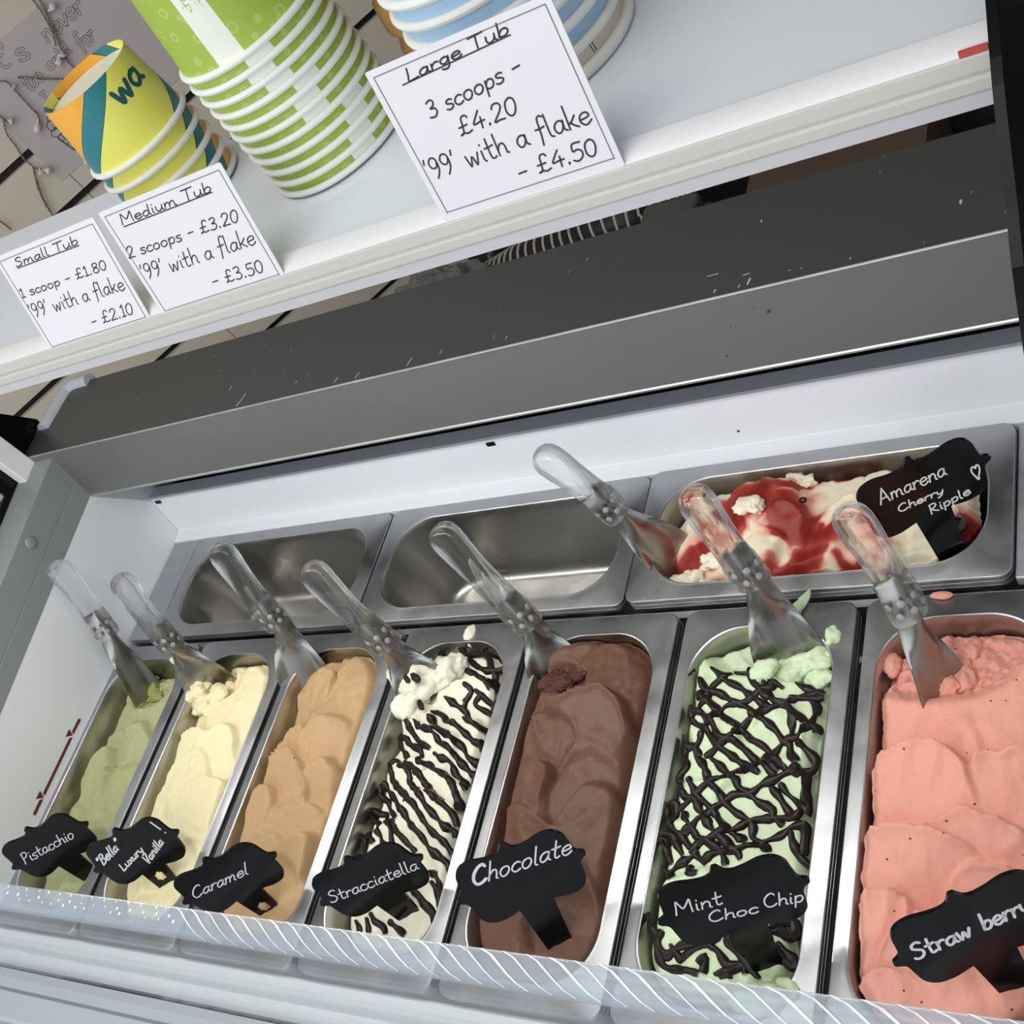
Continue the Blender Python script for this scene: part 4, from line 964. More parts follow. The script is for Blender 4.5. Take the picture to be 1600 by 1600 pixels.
def setup_pis(s):
    s.auto(5, 2, 0.050, 0.042, 0.007, 0.011)
    s.pits.append((0.082, -0.052, 0.040, 0.030, 0.010, 0.006))
front(0, 'pistachio', 'pistachio_ice_cream', 'pale green pistachio ice cream nearest the white end wall', M_pis, -0.030, 0.012, 3, setup_pis, inset=0.002, jag=0.004)
def setup_van(s):
    s.auto(5, 2, 0.054, 0.044, 0.006, 0.010)
    s.pits.append((0.225, -0.060, 0.036, 0.024, 0.008, 0.005))
front(1, 'vanilla', 'vanilla_ice_cream', 'pale yellow vanilla ice cream between the pistachio and the caramel', M_van, -0.020, 0.015, 8, setup_van, inset=0.002)
def setup_car(s):
    s.auto(6, 2, 0.040, 0.040, 0.008, 0.012, jang=0.7, lip=0.0035)
front(2, 'caramel', 'caramel_ice_cream', 'light brown caramel ice cream with rough folds', M_car, -0.013, 0.015, 5, setup_car, inset=0.0015, jag=0.003)
def setup_str(s):
    s.auto(6, 2, 0.040, 0.040, 0.005, 0.008)
    s.slope = (0.004, 0.0)
front(3, 'stracc', 'stracciatella_ice_cream', 'white stracciatella ice cream striped with dark chocolate sauce', M_str, -0.020, 0.016, 11, setup_str, inset=0.003)
def setup_cho(s):
    s.auto(6, 2, 0.046, 0.044, 0.008, 0.014, jang=0.5, lip=0.0035)
    s.pits.append((0.735, -0.072, 0.026, 0.016, 0.004, 0.004))
front(4, 'chocolate', 'chocolate_ice_cream', 'brown chocolate ice cream with smooth overlapping folds', M_cho, -0.010, 0.014, 21, setup_cho, inset=0.001, jag=0.002)
def setup_min(s):
    s.auto(6, 2, 0.040, 0.040, 0.005, 0.005)
    s.pits.append((0.925, -0.040, 0.040, 0.030, 0.010, 0.001))
    s.pits.append((0.975, -0.060, 0.034, 0.018, 0.006, 0.006))
front(5, 'mint', 'mint_ice_cream', 'mint green ice cream under a lattice of dark chocolate sauce', M_min, -0.008, 0.011, 14, setup_min, inset=0.002)
def setup_stb(s):
    cx, cy = s.cx, s.cy
    for (x, y, a, ln, wd, dz, t) in ((1.060, -0.120, 1.9, 0.050, 0.050, 0.003, 0.008), (1.141, -0.130, 1.2, 0.06, 0.05, 0.003, 0.008), (1.143, -0.190, 1.1, 0.050, 0.042, 0.003, 0.012), (1.076, -0.200, 1.8, 0.048, 0.060, 0.005, 0.016),
                                   (1.130, -0.235, 1.35, 0.050, 0.045, 0.004, 0.014), (1.080, -0.252, 1.95, 0.045, 0.058, 0.005, 0.016), (1.142, -0.270, 1.2, 0.045, 0.045, 0.003, 0.012), (1.060, -0.295, 2.2, 0.040, 0.042, 0.006, 0.013), (1.112, -0.312, 1.6, 0.045, 0.055, 0.004, 0.013), (1.068, -0.335, 2.2, 0.030, 0.038, 0.005, 0.010)):
        s.stroke(x, y, a, ln, wd, dz, t, 0.0030, 0.002)
    s.pits.append((1.090, -0.055, 0.062, 0.044, 0.012, 0.0045))
front(6, 'straw', 'strawberry_ice_cream', 'pink strawberry ice cream flecked with tiny dark seeds', M_stb, -0.008, 0.016, 17, setup_stb, inset=0.002, jag=0.003)

# back row: cream with cherry syrup
bcx, bcy = (BX[2][0] + BX[2][1]) / 2, 0.0890
sa = Surf(bcx, bcy, 0.156, 0.0605, -0.014, 0.016, 33)
sa.auto(3, 6, 0.042, 0.036, 0.008, 0.013, ang=PI / 2, jang=1.4)
sa.slope = (0.006, -0.006)
blobs = [(0.895, 0.105, 0.060, 0.030, 0.5), (0.965, 0.075, 0.055, 0.026, -0.35), (0.850, 0.062, 0.040, 0.020, 0.3), (1.105, 0.058, 0.026, 0.026, 0.0), (0.925, 0.125, 0.05, 0.010, 0.2), (0.960, 0.045, 0.038, 0.016, 0.2), (0.870, 0.030, 0.022, 0.014, 0.0), (1.02, 0.045, 0.03, 0.008, 0.3), (0.945, 0.095, 0.03, 0.03, 0.0), (0.99, 0.142, 0.03, 0.006, 0.1)]
holes = [(0.985, 0.086, 0.020, 0.009, 0.3), (0.905, 0.070, 0.014, 0.008, 0.9), (0.935, 0.058, 0.012, 0.007, 0.2)]
def syrup(x, y):
    wx = x + 0.012 * mnoise.noise(Vector((x * 45, y * 45, 3.3))) + 0.004 * mnoise.noise(Vector((x * 140, y * 140, 1.3)))
    wy = y + 0.010 * mnoise.noise(Vector((x * 45, y * 45, 8.3))) + 0.004 * mnoise.noise(Vector((x * 140, y * 140, 5.3)))
    c = 0.0
    for (px, py, a, b, t) in blobs:
        dx, dy = wx - px, wy - py
        u, v = (dx * math.cos(t) + dy * math.sin(t)) / a, (-dx * math.sin(t) + dy * math.cos(t)) / b
        c = max(c, 1 - smooth(0.35, 1.25, math.hypot(u, v)))
    for (px, py, a, b, t) in holes:
        dx, dy = wx - px, wy - py
        u, v = (dx * math.cos(t) + dy * math.sin(t)) / a, (-dx * math.sin(t) + dy * math.cos(t)) / b
        c *= smooth(0.5, 1.2, math.hypot(u, v))
    return c
M_ama = cream('cherry_ripple_cream', S(242, 232, 200), 0.38)
_nt, _N, _L, _b = nodes_of(M_ama)
_at = _N.new('ShaderNodeAttribute'); _at.attribute_name = 'syrup'
_cr = _N.new('ShaderNodeValToRGB')
_cr.color_ramp.elements[0].color = (*S(244, 234, 206), 1)
_cr.color_ramp.elements[1].color = (*S(146, 42, 34), 1)
_e = _cr.color_ramp.elements.new(0.35); _e.color = (*S(236, 178, 156), 1)
_e = _cr.color_ramp.elements.new(0.65); _e.color = (*S(180, 74, 60), 1)
_L.new(_at.outputs['Fac'], _cr.inputs[0]); _L.new(_cr.outputs[0], _b.inputs['Base Color'])
ama = mass('cherry_ripple_ice_cream', 'cream ice cream rippled with red cherry syrup in the back row', bcx, bcy, 0.1545, 0.0600, 0.049, sa, M_ama, color=syrup, inset=0.002, jag=0.006)
M_cherry = mat('dark_cherry', S(48, 16, 18), 0.15, coat=0.5)
for (x, y, r) in ((1.098, 0.060, 0.0105), (0.955, 0.112, 0.004)):
    o = obj('cherry', ball((x, y, sa(x, y) + r * 0.25), r, 18, 12, (1, 0.85, 0.7)), M_cherry, ama, True)
M_plain = cream('plain_cream', S(244, 236, 210), 0.45)
for i, (x, y, r) in enumerate(((0.948, 0.138, 0.011), (0.912, 0.096, 0.011), (0.850, 0.120, 0.012), (0.868, 0.058, 0.011), (0.846, 0.040, 0.014), (1.125, 0.036, 0.006))):
    lump('cream_lump', ama, (x, y, sa(x, y) - r * 0.05), r, M_plain, i + 3, (1.3, 0.9, 0.7), 0.75, 75)
M_dry = mat('dried_cherry', S(150, 60, 58), 0.5)
lump('cherry_smear', ama, (0.946, 0.1525, -0.008), 0.008, M_dry, 4, (1.6, 0.25, 0.7), 0.4, 90, 3)

# scraped-up lumps by the spades, sauce and crumbs
o, s = ICE['pistachio']
for i, (x, y, r, sq) in enumerate(((0.052, -0.040, 0.013, (1, 1, 0.8)), (0.072, -0.058, 0.014, (1.2, 0.9, 0.5)), (0.086, -0.064, 0.012, (1.3, 0.8, 0.5)), (0.062, -0.046, 0.010, (0.8, 1, 1.2)))):
    lump('scraped_lump', o, (x, y, s(x, y) + r * 0.25), r, mat('pistachio_scraped', S(150, 156, 92), 0.55, bump=(420, 0.4, 0.002)) if i else M_pis, i + 1, sq, 0.55, 80)
o, s = ICE['vanilla']
for i, (x, y, z, r, sq) in enumerate(((0.198, -0.070, -0.006, 0.015, (1.2, 1, 0.7)), (0.212, -0.084, -0.010, 0.016, (1.5, 1, 0.6)), (0.234, -0.072, -0.008, 0.012, (1.4, 0.9, 0.6)), (0.184, -0.052, 0.010, 0.010, (0.7, 0.8, 1.5)), (0.176, -0.045, 0.026, 0.007, (0.8, 0.8, 1.3)))):
    lump('scraped_lump', o, (x, y, z), r, M_van, i + 11, sq, 0.5, 75)
o, s = ICE['stracc']
drizzle(o, DATA['DSTR'], s, 0.0041, M_chocs, 5)
for i, (x, y, z, r, sq) in enumerate(((0.556, -0.066, 0.002, 0.024, (1.15, 0.9, 0.75)), (0.580, -0.058, -0.002, 0.021, (1.1, 0.9, 0.7)), (0.548, -0.092, -0.006, 0.018, (1, 1, 0.7)), (0.560, -0.108, -0.010, 0.012, (0.9, 1, 0.7)), (0.530, -0.066, 0.004, 0.015, (1, 0.9, 0.8)), (0.598, -0.048, 0.0, 0.012, (1.2, 0.9, 0.7)), (0.602, -0.014, -0.004, 0.009, (0.8, 1.2, 0.9)), (0.655, -0.337, -0.010, 0.013, (1.2, 0.9, 0.7)))):
    lump('scraped_lump', o, (x, y, z), r, M_str, i + 21, sq, 0.42, 70)
for i, (x, y, z, r) in enumerate(((0.566, -0.075, 0.0195, 0.006), (0.570, -0.098, 0.004, 0.005), (0.554, -0.076, 0.019, 0.004))):
    lump('chocolate_chip', o, (x, y, z), r, M_chocs, i + 2, (1.6, 0.7, 0.5), 0.4, 120, 3, rot=-0.7)
o, s = ICE['chocolate']
M_crumb = mat('chocolate_crumb', S(84, 48, 38), 0.7, bump=(500, 0.5, 0.002))
for i, (x, y, r, sq) in enumerate(((0.724, -0.070, 0.011, (1.3, 0.9, 0.7)), (0.738, -0.076, 0.012, (1.4, 0.7, 0.6)), (0.752, -0.070, 0.008, (1.8, 0.5, 0.5)), (0.728, -0.084, 0.008, (1, 0.8, 0.6)))):
    lump('chocolate_crumb', o, (x, y, s(x, y) + 0.003), r, M_crumb, i + 31, sq, 0.6, 110, rot=0.3)
o, s = ICE['mint']
drizzle(o, DATA['DMIN'], s, 0.0042, M_chocs, 9)
for i, (x, y, r, sq) in enumerate(((0.958, -0.064, 0.013, (1.3, 0.9, 0.7)), (0.978, -0.058, 0.014, (1.3, 0.9, 0.7)), (0.998, -0.052, 0.011, (1, 0.9, 0.8)), (0.944, -0.072, 0.010, (1.2, 1, 0.6)), (0.990, -0.072, 0.010, (1.3, 0.9, 0.6)), (0.998, -0.036, 0.009, (0.8, 1.2, 0.8)), (0.978, -0.338, 0.014, (1.3, 0.9, 0.8)), (0.996, -0.332, 0.011, (1.1, 0.9, 0.8)))):
    lump('scraped_lump', o, (x, y, s(x, y) + 0.003), r, M_min, i + 41, sq, 0.5, 80)
lump('scraped_lump', o, (0.966, -0.010, 0.004), 0.009, M_min, 51, (0.6, 1.8, 0.5), 0.4, 80, rot=-0.5)
o, s = ICE['straw']
for i, (x, y, r, sq) in enumerate(((1.094, -0.088, 0.010, (1.2, 0.9, 0.8)), (1.108, -0.078, 0.010, (0.8, 1.4, 0.8)), (1.112, -0.052, 0.008, (0.8, 1.5, 0.8)), (1.048, -0.060, 0.008, (0.8, 1.2, 0.7)), (1.160, -0.344, 0.016, (1.8, 0.8, 0.6)))):
    lump('scraped_lump', o, (x, y, s(x, y) + 0.002), r, M_stb, i + 61, sq, 0.5, 80)
lump('scraped_lump', o, (1.088, -0.0045, 0.002), 0.006, M_stb, 71, (1.6, 0.6, 0.4), 0.3, 90, 3)
lump('scraped_lump', o, (1.062, -0.0125, 0.002), 0.005, M_stb, 72, (1.0, 0.8, 0.5), 0.3, 90, 3)
o, s = ICE['caramel']
lump('scraped_lump', o, (0.478, -0.338, s(0.478, -0.338)), 0.012, M_car, 81, (1.4, 0.9, 0.8), 0.45, 70)

# ================================================================== SERVING SPADES
SPL = {'pist': 'clear handled steel spade standing in the pale green ice cream', 'van': 'clear handled steel spade smeared with pale yellow ice cream', 'car': 'clear handled steel spade standing in the caramel ice cream',
       'str': 'clear handled steel spade caked in white stracciatella ice cream', 'cho': 'clear handled steel spade standing in the chocolate ice cream', 'ama': 'clear handled steel spade in the cherry ripple ice cream, leaning over the empty pan',
       'min': 'clear handled steel spade standing in the mint ice cream', 'stb': 'clear handled steel spade standing in the strawberry ice cream'}
for key, d in DATA['SPAT'].items():
    H, Cc, T, BL, BR = (Vector(d[k]) for k in ('H', 'C', 'T', 'BL', 'BR'))
    sp = thing('serving_spade', SPL[key], 'ice cream spade', tuple(T), 'spades standing in the ice cream')
    ax = (Cc - H)
    Ln = ax.length
    axn = ax.normalized()
    # handle: solid clear bar, rounded end, slightly waisted, stepped collar
    pr = [(0.0, 0.002), (0.0012, 0.0075), (0.004, 0.0118), (0.009, 0.0150), (0.016, 0.0164), (0.026, 0.0162), (0.045, 0.0148), (0.065, 0.0143), (Ln - 0.034, 0.0150), (Ln - 0.030, 0.0152), (Ln - 0.029, 0.0162), (Ln - 0.012, 0.0166), (Ln - 0.003, 0.0163), (Ln, 0.0145)]
    wv = (BR - BL)
    wv = (wv - axn * wv.dot(axn)).normalized()
    nv = axn.cross(wv)
    bend = 0.0045
    R_ = []
    for t, r in pr:
        cpt = H + axn * t + nv * (bend * math.sin(PI * min(1, t / Ln)))
        R_.append([tuple(cpt + wv * (math.cos(2 * PI * k / 24) * r) + nv * (math.sin(2 * PI * k / 24) * r * 0.86)) for k in range(24)])
    obj('handle', rings(R_), M_acrylic, sp, True, 50)
    # steel tang seen inside the collar, running out into the blade
    td = (T - Cc)
    tl = td.length
    tdn = td.normalized()
    half = max(0.019, min(0.034, (BR - BL).length / 2))
    wb = (BR - BL)
    wb = (wb - tdn * wb.dot(tdn)).normalized()
    nb = tdn.cross(wb)
    secs = []
    NS = 18
    stations = [(-0.040, 0), (-0.036, 0), (-0.015, 0), (0.0, 0)] + [(tl * k / 12, k / 12) for k in range(1, 13)] + [(tl + 0.016, 1.15)]
    for (s_, q) in stations:
        cpt = (Cc + axn * s_ + nv * bend * 0.2) if s_ <= 0 else (Cc + tdn * s_)
        wvec, nvec = (wv, nv) if s_ <= 0 else (wb, nb)
        hw = 0.0118 + (half - 0.0118) * (smooth(0.0, 0.95, q) ** 0.8) if q > 0 else (0.0118 if s_ > -0.039 else 0.004)
        dep = 0.0105 * (1 - smooth(0.0, 0.55, q)) + 0.0035
        top, bot = [], []
        for k in range(NS + 1):
            u = -1 + 2 * k / NS
            # gutter-like section: raised sides, deepest along the middle
            z = dep * (1 - u * u) * (1.0 if q < 0.2 else (1 - 0.5 * (q - 0.2)))
            z += 0.0045 * smooth(0.55, 1.0, abs(u)) * smooth(0.25, 0.7, q)
            p = cpt + wvec * (u * hw) + nvec * (z - dep * 0.45)
            top.append(p)
            bot.append(p - nvec * 0.0013)
        secs.append([tuple(p) for p in top] + [tuple(p) for p in reversed(bot)])
    obj('blade', rings(secs), M_spade, sp, True, 60)
    riv = []
    for row, off in enumerate((0.010, 0.020)):
        for k in range(7):
            a = 2 * PI * (k + 0.5 * row) / 7
            cpt = Cc - axn * off + nv * bend * 0.3 + wv * (math.cos(a) * 0.0140) + nv * (math.sin(a) * 0.0120)
            b = ball((0, 0, 0), 0.0031, 10, 6)
            dirv = (wv * math.cos(a) + nv * math.sin(a)).normalized()
            riv.append(([tuple(cpt + Vector(p) - dirv * Vector(p).dot(dirv) * 0.75) for p in b[0]], b[1]))
    obj('rivet_holes', merge(*riv), mat('pale_rivet', S(180, 176, 172), 0.25), sp, True)

# ================================================================== FLAVOUR TAGS
half_shape = [(0.0, 1.13), (0.035, 1.12), (0.075, 1.02), (0.12, 0.93), (0.22, 0.885), (0.38, 0.915), (0.58, 0.985), (0.76, 0.93), (0.875, 0.72), (0.905, 0.42), (0.925, 0.22), (0.965, 0.13), (1.03, 0.075), (1.055, 0.0),
              (1.03, -0.075), (0.965, -0.13), (0.925, -0.22), (0.905, -0.45), (0.865, -0.74), (0.74, -0.94), (0.56, -0.985), (0.42, -0.95), (0.31, -0.905)]
TGN = {'pistachio': ('Pistacchio', 'pale green'), 'vanilla': ('Luxury Vanilla', 'pale yellow'), 'caramel': ('Caramel', 'light brown'), 'stracc': ('Stracciatella', 'white'), 'chocolate': ('Chocolate', 'brown'),
       'mint': ('Mint Choc Chip', 'mint green'), 'straw': ('Strawberry', 'pink'), 'amarena': ('Amarena Cherry Ripple', 'cherry ripple')}
tw, thh = DATA['TAGWH']
for key, d in DATA['TAGS'].items():
    nm, col_ = TGN[key]
    root = thing('flavour_tag', 'black shaped tag lettered %s standing in %s ice cream' % (nm, col_), 'flavour tag', d['t'], 'black flavour tags')
    Rm = Matrix([r for r in d['R']])
    root.rotation_euler = Rm.to_euler()
    L_ = d['stem'] + 0.012
    right = catmull([(a * tw, b * thh) for a, b in half_shape], 4)
    stem_r = [(0.0150, -0.90 * thh), (0.0148, -0.97 * thh), (0.0105, -L_)]
    P = right + stem_r
    P = P + [(-x, y) for x, y in reversed(P)]
    Q = [P[0]]
    for p in P[1:]:
        if math.hypot(p[0] - Q[-1][0], p[1] - Q[-1][1]) > 1e-5:
            Q.append(p)
    if math.hypot(Q[0][0] - Q[-1][0], Q[0][1] - Q[-1][1]) < 1e-5:
        Q.pop()
    me_o = obj('plaque', rings([[(x, y, -0.0030) for x, y in Q], [(x, y, 0.0) for x, y in Q]]), M_plaque, root, False, rel=False)
    wch = {'chocolate': 0.0014, 'mint': 0.0012, 'vanilla': 0.0017, 'straw': 0.0020}.get(key, 0.00125)
    obj('lettering', write(d['words'], wch, 0.02, len(key), 0.0, 0.0003, 0.9 if key == 'chocolate' else 0.0), M_chalk, root, False, rel=False)
    if key in ('vanilla', 'caramel'):
        ms = {'vanilla': M_van, 'caramel': mat('caramel_smear', S(190, 160, 118), 0.6)}[key]
        bm = bmesh.new()
        bmesh.ops.create_icosphere(bm, subdivisions=4, radius=1.0)
        for v in bm.verts:
            p = v.co.copy()
            n = mnoise.fractal(p * 2.2 + Vector((4.1, 2.2, 0.4)), 0.8, 2.0, 4)
            v.co = Vector((p.x * 0.0046 * (1 + 0.5 * n), p.y * 0.0055 * (1 + 0.5 * n) , p.z * 0.0016)) + Vector((0.001, -0.0415 if key == 'vanilla' else -0.053, 0.0003))
        me = bpy.data.meshes.new('smear')
        bm.to_mesh(me)
        bm.free()
        link('smear', me, ms, root)

# ================================================================== PRICE CARDS
CN = {'S': ('Small Tub', 'smallest price card, lettered Small Tub, at the left of the shelf'), 'M': ('Medium Tub', 'price card lettered Medium Tub leaning before the yellow tubs'), 'L': ('Large Tub', 'tall price card lettered Large Tub before the pale blue tubs')}
for key, d in DATA['CARDS'].items():
    root = thing('price_card', 'white handwritten ' + CN[key][1], 'price card', d['t'], 'price cards along the shelf')
    root.rotation_euler = Matrix([r for r in d['R']]).to_euler()
    w, h = d['w'], d['h']
    obj('card', rings([[(x, y, -0.0007) for x, y in rrect(w / 2, h / 2, w / 2, h / 2, 0.001, 2)], [(x, y, 0) for x, y in rrect(w / 2, h / 2, w / 2, h / 2, 0.001, 2)]]), M_card, root, False, rel=False)
    mg = 0.0035
    bw = 0.0005
    y0 = 0.0004 if key != 'L' else 0.0045
    bb = [ribbon([a, b], bw, 0, 0.0002, False) for a, b in (((mg, h - mg), (w - mg, h - mg)), ((mg, y0), (mg, h - mg)), ((w - mg, y0), (w - mg, h - mg)), ((mg, y0 + bw), (w - mg, y0 + bw)))]
    obj('border_line', merge(*bb), M_greyink, root, False, rel=False)
    wr = write(d['words'], 0.00076 if key != 'L' else 0.0009, 0.015, 4, 0.0, 0.0002)
    ul = ribbon(d['ul'], 0.0007, 0, 0.0002, False)
    obj('lettering', merge(wr, ul), M_ink, root, False, rel=False)

# ================================================================== PAPER TUBS ON THE SHELF
ZS = 0.5574
def copy_tree(o, loc, rz):
    c = o.copy()
    C.objects.link(c)
    c.location = loc
    c.rotation_euler = (0, 0, rz)
    for ch in o.children:
        k = ch.copy()
        C.objects.link(k)
        k.parent = c
    return c
M_paper = mat('white_paper', S(240, 240, 234), 0.55)
M_cream_in = mat('cream_paper_base', S(236, 232, 214), 0.6)

def pattern_base(name, rough=0.4):
    m = mat(name, (0.5, 0.5, 0.5), rough)
    nt, N, L, b = nodes_of(m)
    tc = N.new('ShaderNodeTexCoord')
    sx = N.new('ShaderNodeSeparateXYZ')
    L.new(tc.outputs['Object'], sx.inputs[0])
    at = N.new('ShaderNodeMath'); at.operation = 'ARCTAN2'
    L.new(sx.outputs[1], at.inputs[0]); L.new(sx.outputs[0], at.inputs[1])
    return m, nt, N, L, b, tc, sx, at
def math_node(N, L, op, a, b=None):
    n = N.new('ShaderNodeMath'); n.operation = op
    for i, v in enumerate((a, b)):
        if v is None:
            continue
        if isinstance(v, (int, float)):
            n.inputs[i].default_value = v
        else:
            L.new(v, n.inputs[i])
    return n.outputs[0]
def mixc(N, L, f, a, b):
    n = N.new('ShaderNodeMix'); n.data_type = 'RGBA'
    L.new(f, n.inputs[0]) if not isinstance(f, float) else setattr(n.inputs[0], 'default_value', f)
    for i, v in ((6, a), (7, b)):
        if isinstance(v, tuple):
            n.inputs[i].default_value = (*v, 1)
        else:
            L.new(v, n.inputs[i])
    return n.outputs[2]

# green tub print: pale star specks, one white label stripe
m, nt, N, L, b, tc, sx, at = pattern_base('green_tub_print')
v = N.new('ShaderNodeTexVoronoi'); v.inputs['Scale'].default_value = 95; L.new(tc.outputs['Object'], v.inputs['Vector'])
ring_ = math_node(N, L, 'LESS_THAN', math_node(N, L, 'ABSOLUTE', math_node(N, L, 'SUBTRACT', v.outputs['Distance'], 0.26)), 0.05)
base = mixc(N, L, math_node(N, L, 'MULTIPLY', ring_, 0.35), S(166, 192, 74), S(216, 226, 150))
stripe = math_node(N, L, 'LESS_THAN', math_node(N, L, 'ABSOLUTE', at.outputs[0]), 0.19)
w2 = N.new('ShaderNodeTexWave'); w2.inputs['Scale'].default_value = 220; w2.inputs['Distortion'].default_value = 9; w2.inputs['Detail'].default_value = 2; L.new(tc.outputs['Object'], w2.inputs['Vector'])
base2 = mixc(N, L, stripe, base, S(244, 246, 232))
L.new(base2, b.inputs['Base Color'])
M_green = m
# small tub print: sweeping yellow, teal and orange bands
m, nt, N, L, b, tc, sx, at = pattern_base('swirl_tub_print')
z = sx.outputs[2]
u = math_node(N, L, 'SUBTRACT', math_node(N, L, 'MULTIPLY', at.outputs[0], 180 / PI), math_node(N, L, 'MULTIPLY', math_node(N, L, 'SUBTRACT', z, 0.05), 1900.0))
fr = math_node(N, L, 'FRACT', math_node(N, L, 'ADD', math_node(N, L, 'DIVIDE', math_node(N, L, 'ADD', u, 20.0), 240.0), 4.0))
cr = N.new('ShaderNodeValToRGB'); cr.color_ramp.interpolation = 'CONSTANT'
els = cr.color_ramp.elements
els[0].position = 0.0; els[0].color = (*S(240, 236, 110), 1)
els[1].position = 0.455; els[1].color = (*S(24, 70, 74), 1)
for p_, c_ in ((0.462, S(38, 128, 138)), (0.548, S(24, 70, 74)), (0.555, S(244, 178, 60)), (0.86, S(24, 70, 74)), (0.867, S(38, 128, 138)), (0.993, S(24, 70, 74))):
    e = els.new(p_); e.color = (*c_, 1)
L.new(fr, cr.inputs[0]); L.new(cr.outputs[0], b.inputs['Base Color'])
M_swirl = m
M_blue = mat('pale_blue_tub_print', S(178, 212, 238), 0.4)
M_tan = mat('cream_board_tub', S(226, 218, 200), 0.6)

def tub(name, label, cat, group, rr, rb, h, mside, loc, rimr=0.0021):
    t = thing(name, label, cat, loc, group)
    # upside-down tub: mouth at z=0, foot at z=h
    t_ = 0.0006
    prof = [(rr - 0.0022, 0.0028), (rr - 0.0026, 0.004)]
    for k in range(1, 9):
        q = k / 8
        prof.append((rr - 0.0026 + (rb - rr + 0.0026) * q, 0.004 + (h - 0.004) * q))
    side = lathe(prof, 0, 0, 72)
    obj('body', side, mside, t, True, 40, rel=False)
    inside = lathe([(rb, h), (rb - t_, h), (rb - t_ + 0.0006, h - 0.006)], 0, 0, 72)
    obj('foot_ring', inside, mside, t, True, 40, rel=False)
    obj('base', lathe([(rb, h - 0.0062), (rb * 0.5, h - 0.0058), (0.0004, h - 0.0058)], 0, 0, 48, False), M_cream_in, t, True, rel=False)
    rim = [(rr - 0.0018 + rimr * math.cos(a), 0.0022 + rimr * math.sin(a)) for a in [2 * PI * k / 12 for k in range(13)]]
    obj('rim', lathe(rim, 0, 0, 72), M_paper, t, True, 60, rel=False)
    return t

ordn = ['topmost', 'second from top', 'third from top', 'fourth from top', 'fifth from top', 'sixth from top', 'seventh from top', 'eighth from top', 'ninth from top', 'tenth from top', 'bottom']
gx, gy, gr, gd = 0.877, 0.0017, 0.0484, 0.0085
gang = [-72, -55, -61.7, -55.4, -39.6, -47.9, -48.4, -19.7, -25.1, -32.1, -37.4]
g0 = None
for k in range(11):
    z = ZS + 0.0012 + gd * (10 - k)
    lab = '%s green star-printed paper tub in the tall upturned stack' % ordn[k]
    if g0 is None:
        g0 = tub('paper_tub', lab, 'paper tub', 'green medium tubs', gr, 0.0372, 0.088, M_green, (gx, gy, z))
        g0.rotation_euler = (0, 0, math.radians(gang[0]))
        t = g0
    else:
        t = copy_tree(g0, (gx, gy, z), math.radians(gang[k]))
        t['label'] = lab
# label text on the topmost green tub: pale green lettering running along the white stripe
M_pale = mat('pale_green_lettering', S(168, 196, 100), 0.5)
def on_cone(P, rr, rb, h, ang):
    """map label-plane points (along the side, around the side) onto the tapered wall"""
    out = []
    for (x, y, z) in P:
        q = x / h
        r_ = rr - 0.0026 + (rb - rr + 0.0026) * q + 0.00012 + z
        a = ang + y / r_
        out.append((r_ * math.cos(a), r_ * math.sin(a), x))
    return out
v1, f1 = write([('compostable', (0.070, -0.0006), (0.018, -0.0006), (0.070, -0.0050)), ('biodegradable', (0.070, 0.0052), (0.010, 0.0052), (0.070, 0.0010))], 0.0007, 0.02, 3, 0, 0.0001)
obj('label_text', (on_cone(v1, gr, 0.0372, 0.088, 0.0), f1), M_pale, g0, False, rel=False)

sx_, sy_, sr, sd_ = 0.7313, 0.0135, 0.0407, 0.0123
s0 = None
for k in range(5):
    z = ZS + 0.0012 + sd_ * (4 - k)
    lab = '%s yellow teal and orange small paper tub in its stack' % (['topmost', 'second from top', 'middle', 'second from bottom', 'bottom'][k])
    if s0 is None:
        s0 = tub('paper_tub', lab, 'paper tub', 'swirl printed small tubs', sr, 0.0338, 0.050, M_swirl, (sx_, sy_, z))
    else:
        t = copy_tree(s0, (sx_, sy_, z), math.radians((0, -4, -10, -15, -20)[k]))
        t['label'] = lab
M_teal = mat('teal_lettering', S(24, 84, 96), 0.5)
M_yel = mat('yellow_lettering_halo', S(240, 236, 110), 0.5)
def flip(pts, x0, y0):
    return [(x0 - x, y0 - y) for x, y in pts]
lt = [('wa', (0.031, -0.009), (0.031, 0.019), (0.048, -0.009))]
v1, f1 = write(lt, 0.0066, 0.0, 3, 0, 0.00015)
v2, f2 = write(lt, 0.0029, 0.0, 3, 0.00015, 0.0004)
obj('lettering_halo', (on_cone(v1, sr, 0.0338, 0.050, math.radians(-20)), f1), M_yel, s0, False, rel=False)
obj('lettering', (on_cone(v2, sr, 0.0338, 0.050, math.radians(-20)), f2), M_teal, s0, False, rel=False)

bx_, by_, br_, bdz = 1.0237, 0.0079, 0.0549, 0.0122
b0 = None
blues = []
for k in range(7):
    z = ZS + 0.0012 + bdz * (6 - k)
    if k == 6:
        tan_ = tub('paper_tub', 'cream coloured wide paper tub under the pale blue stack', 'paper tub', None, br_ + 0.0005, 0.0455, 0.062, M_tan, (bx_, by_, ZS + 0.0012), 0.0034)
        continue
    lab = '%s pale blue large paper tub behind the tall price card' % (['topmost', 'second from top', 'third from top', 'third from bottom', 'second from bottom', 'lowest'][k])
    if b0 is None:
        b0 = tub('paper_tub', lab, 'paper tub', 'pale blue large tubs', br_, 0.046, 0.062, M_blue, (bx_, by_, z), 0.0026)
    else:
        t = copy_tree(b0, (bx_, by_, z), 0.0)
        t['label'] = lab
    blues.append(b0 if k == 0 else t)

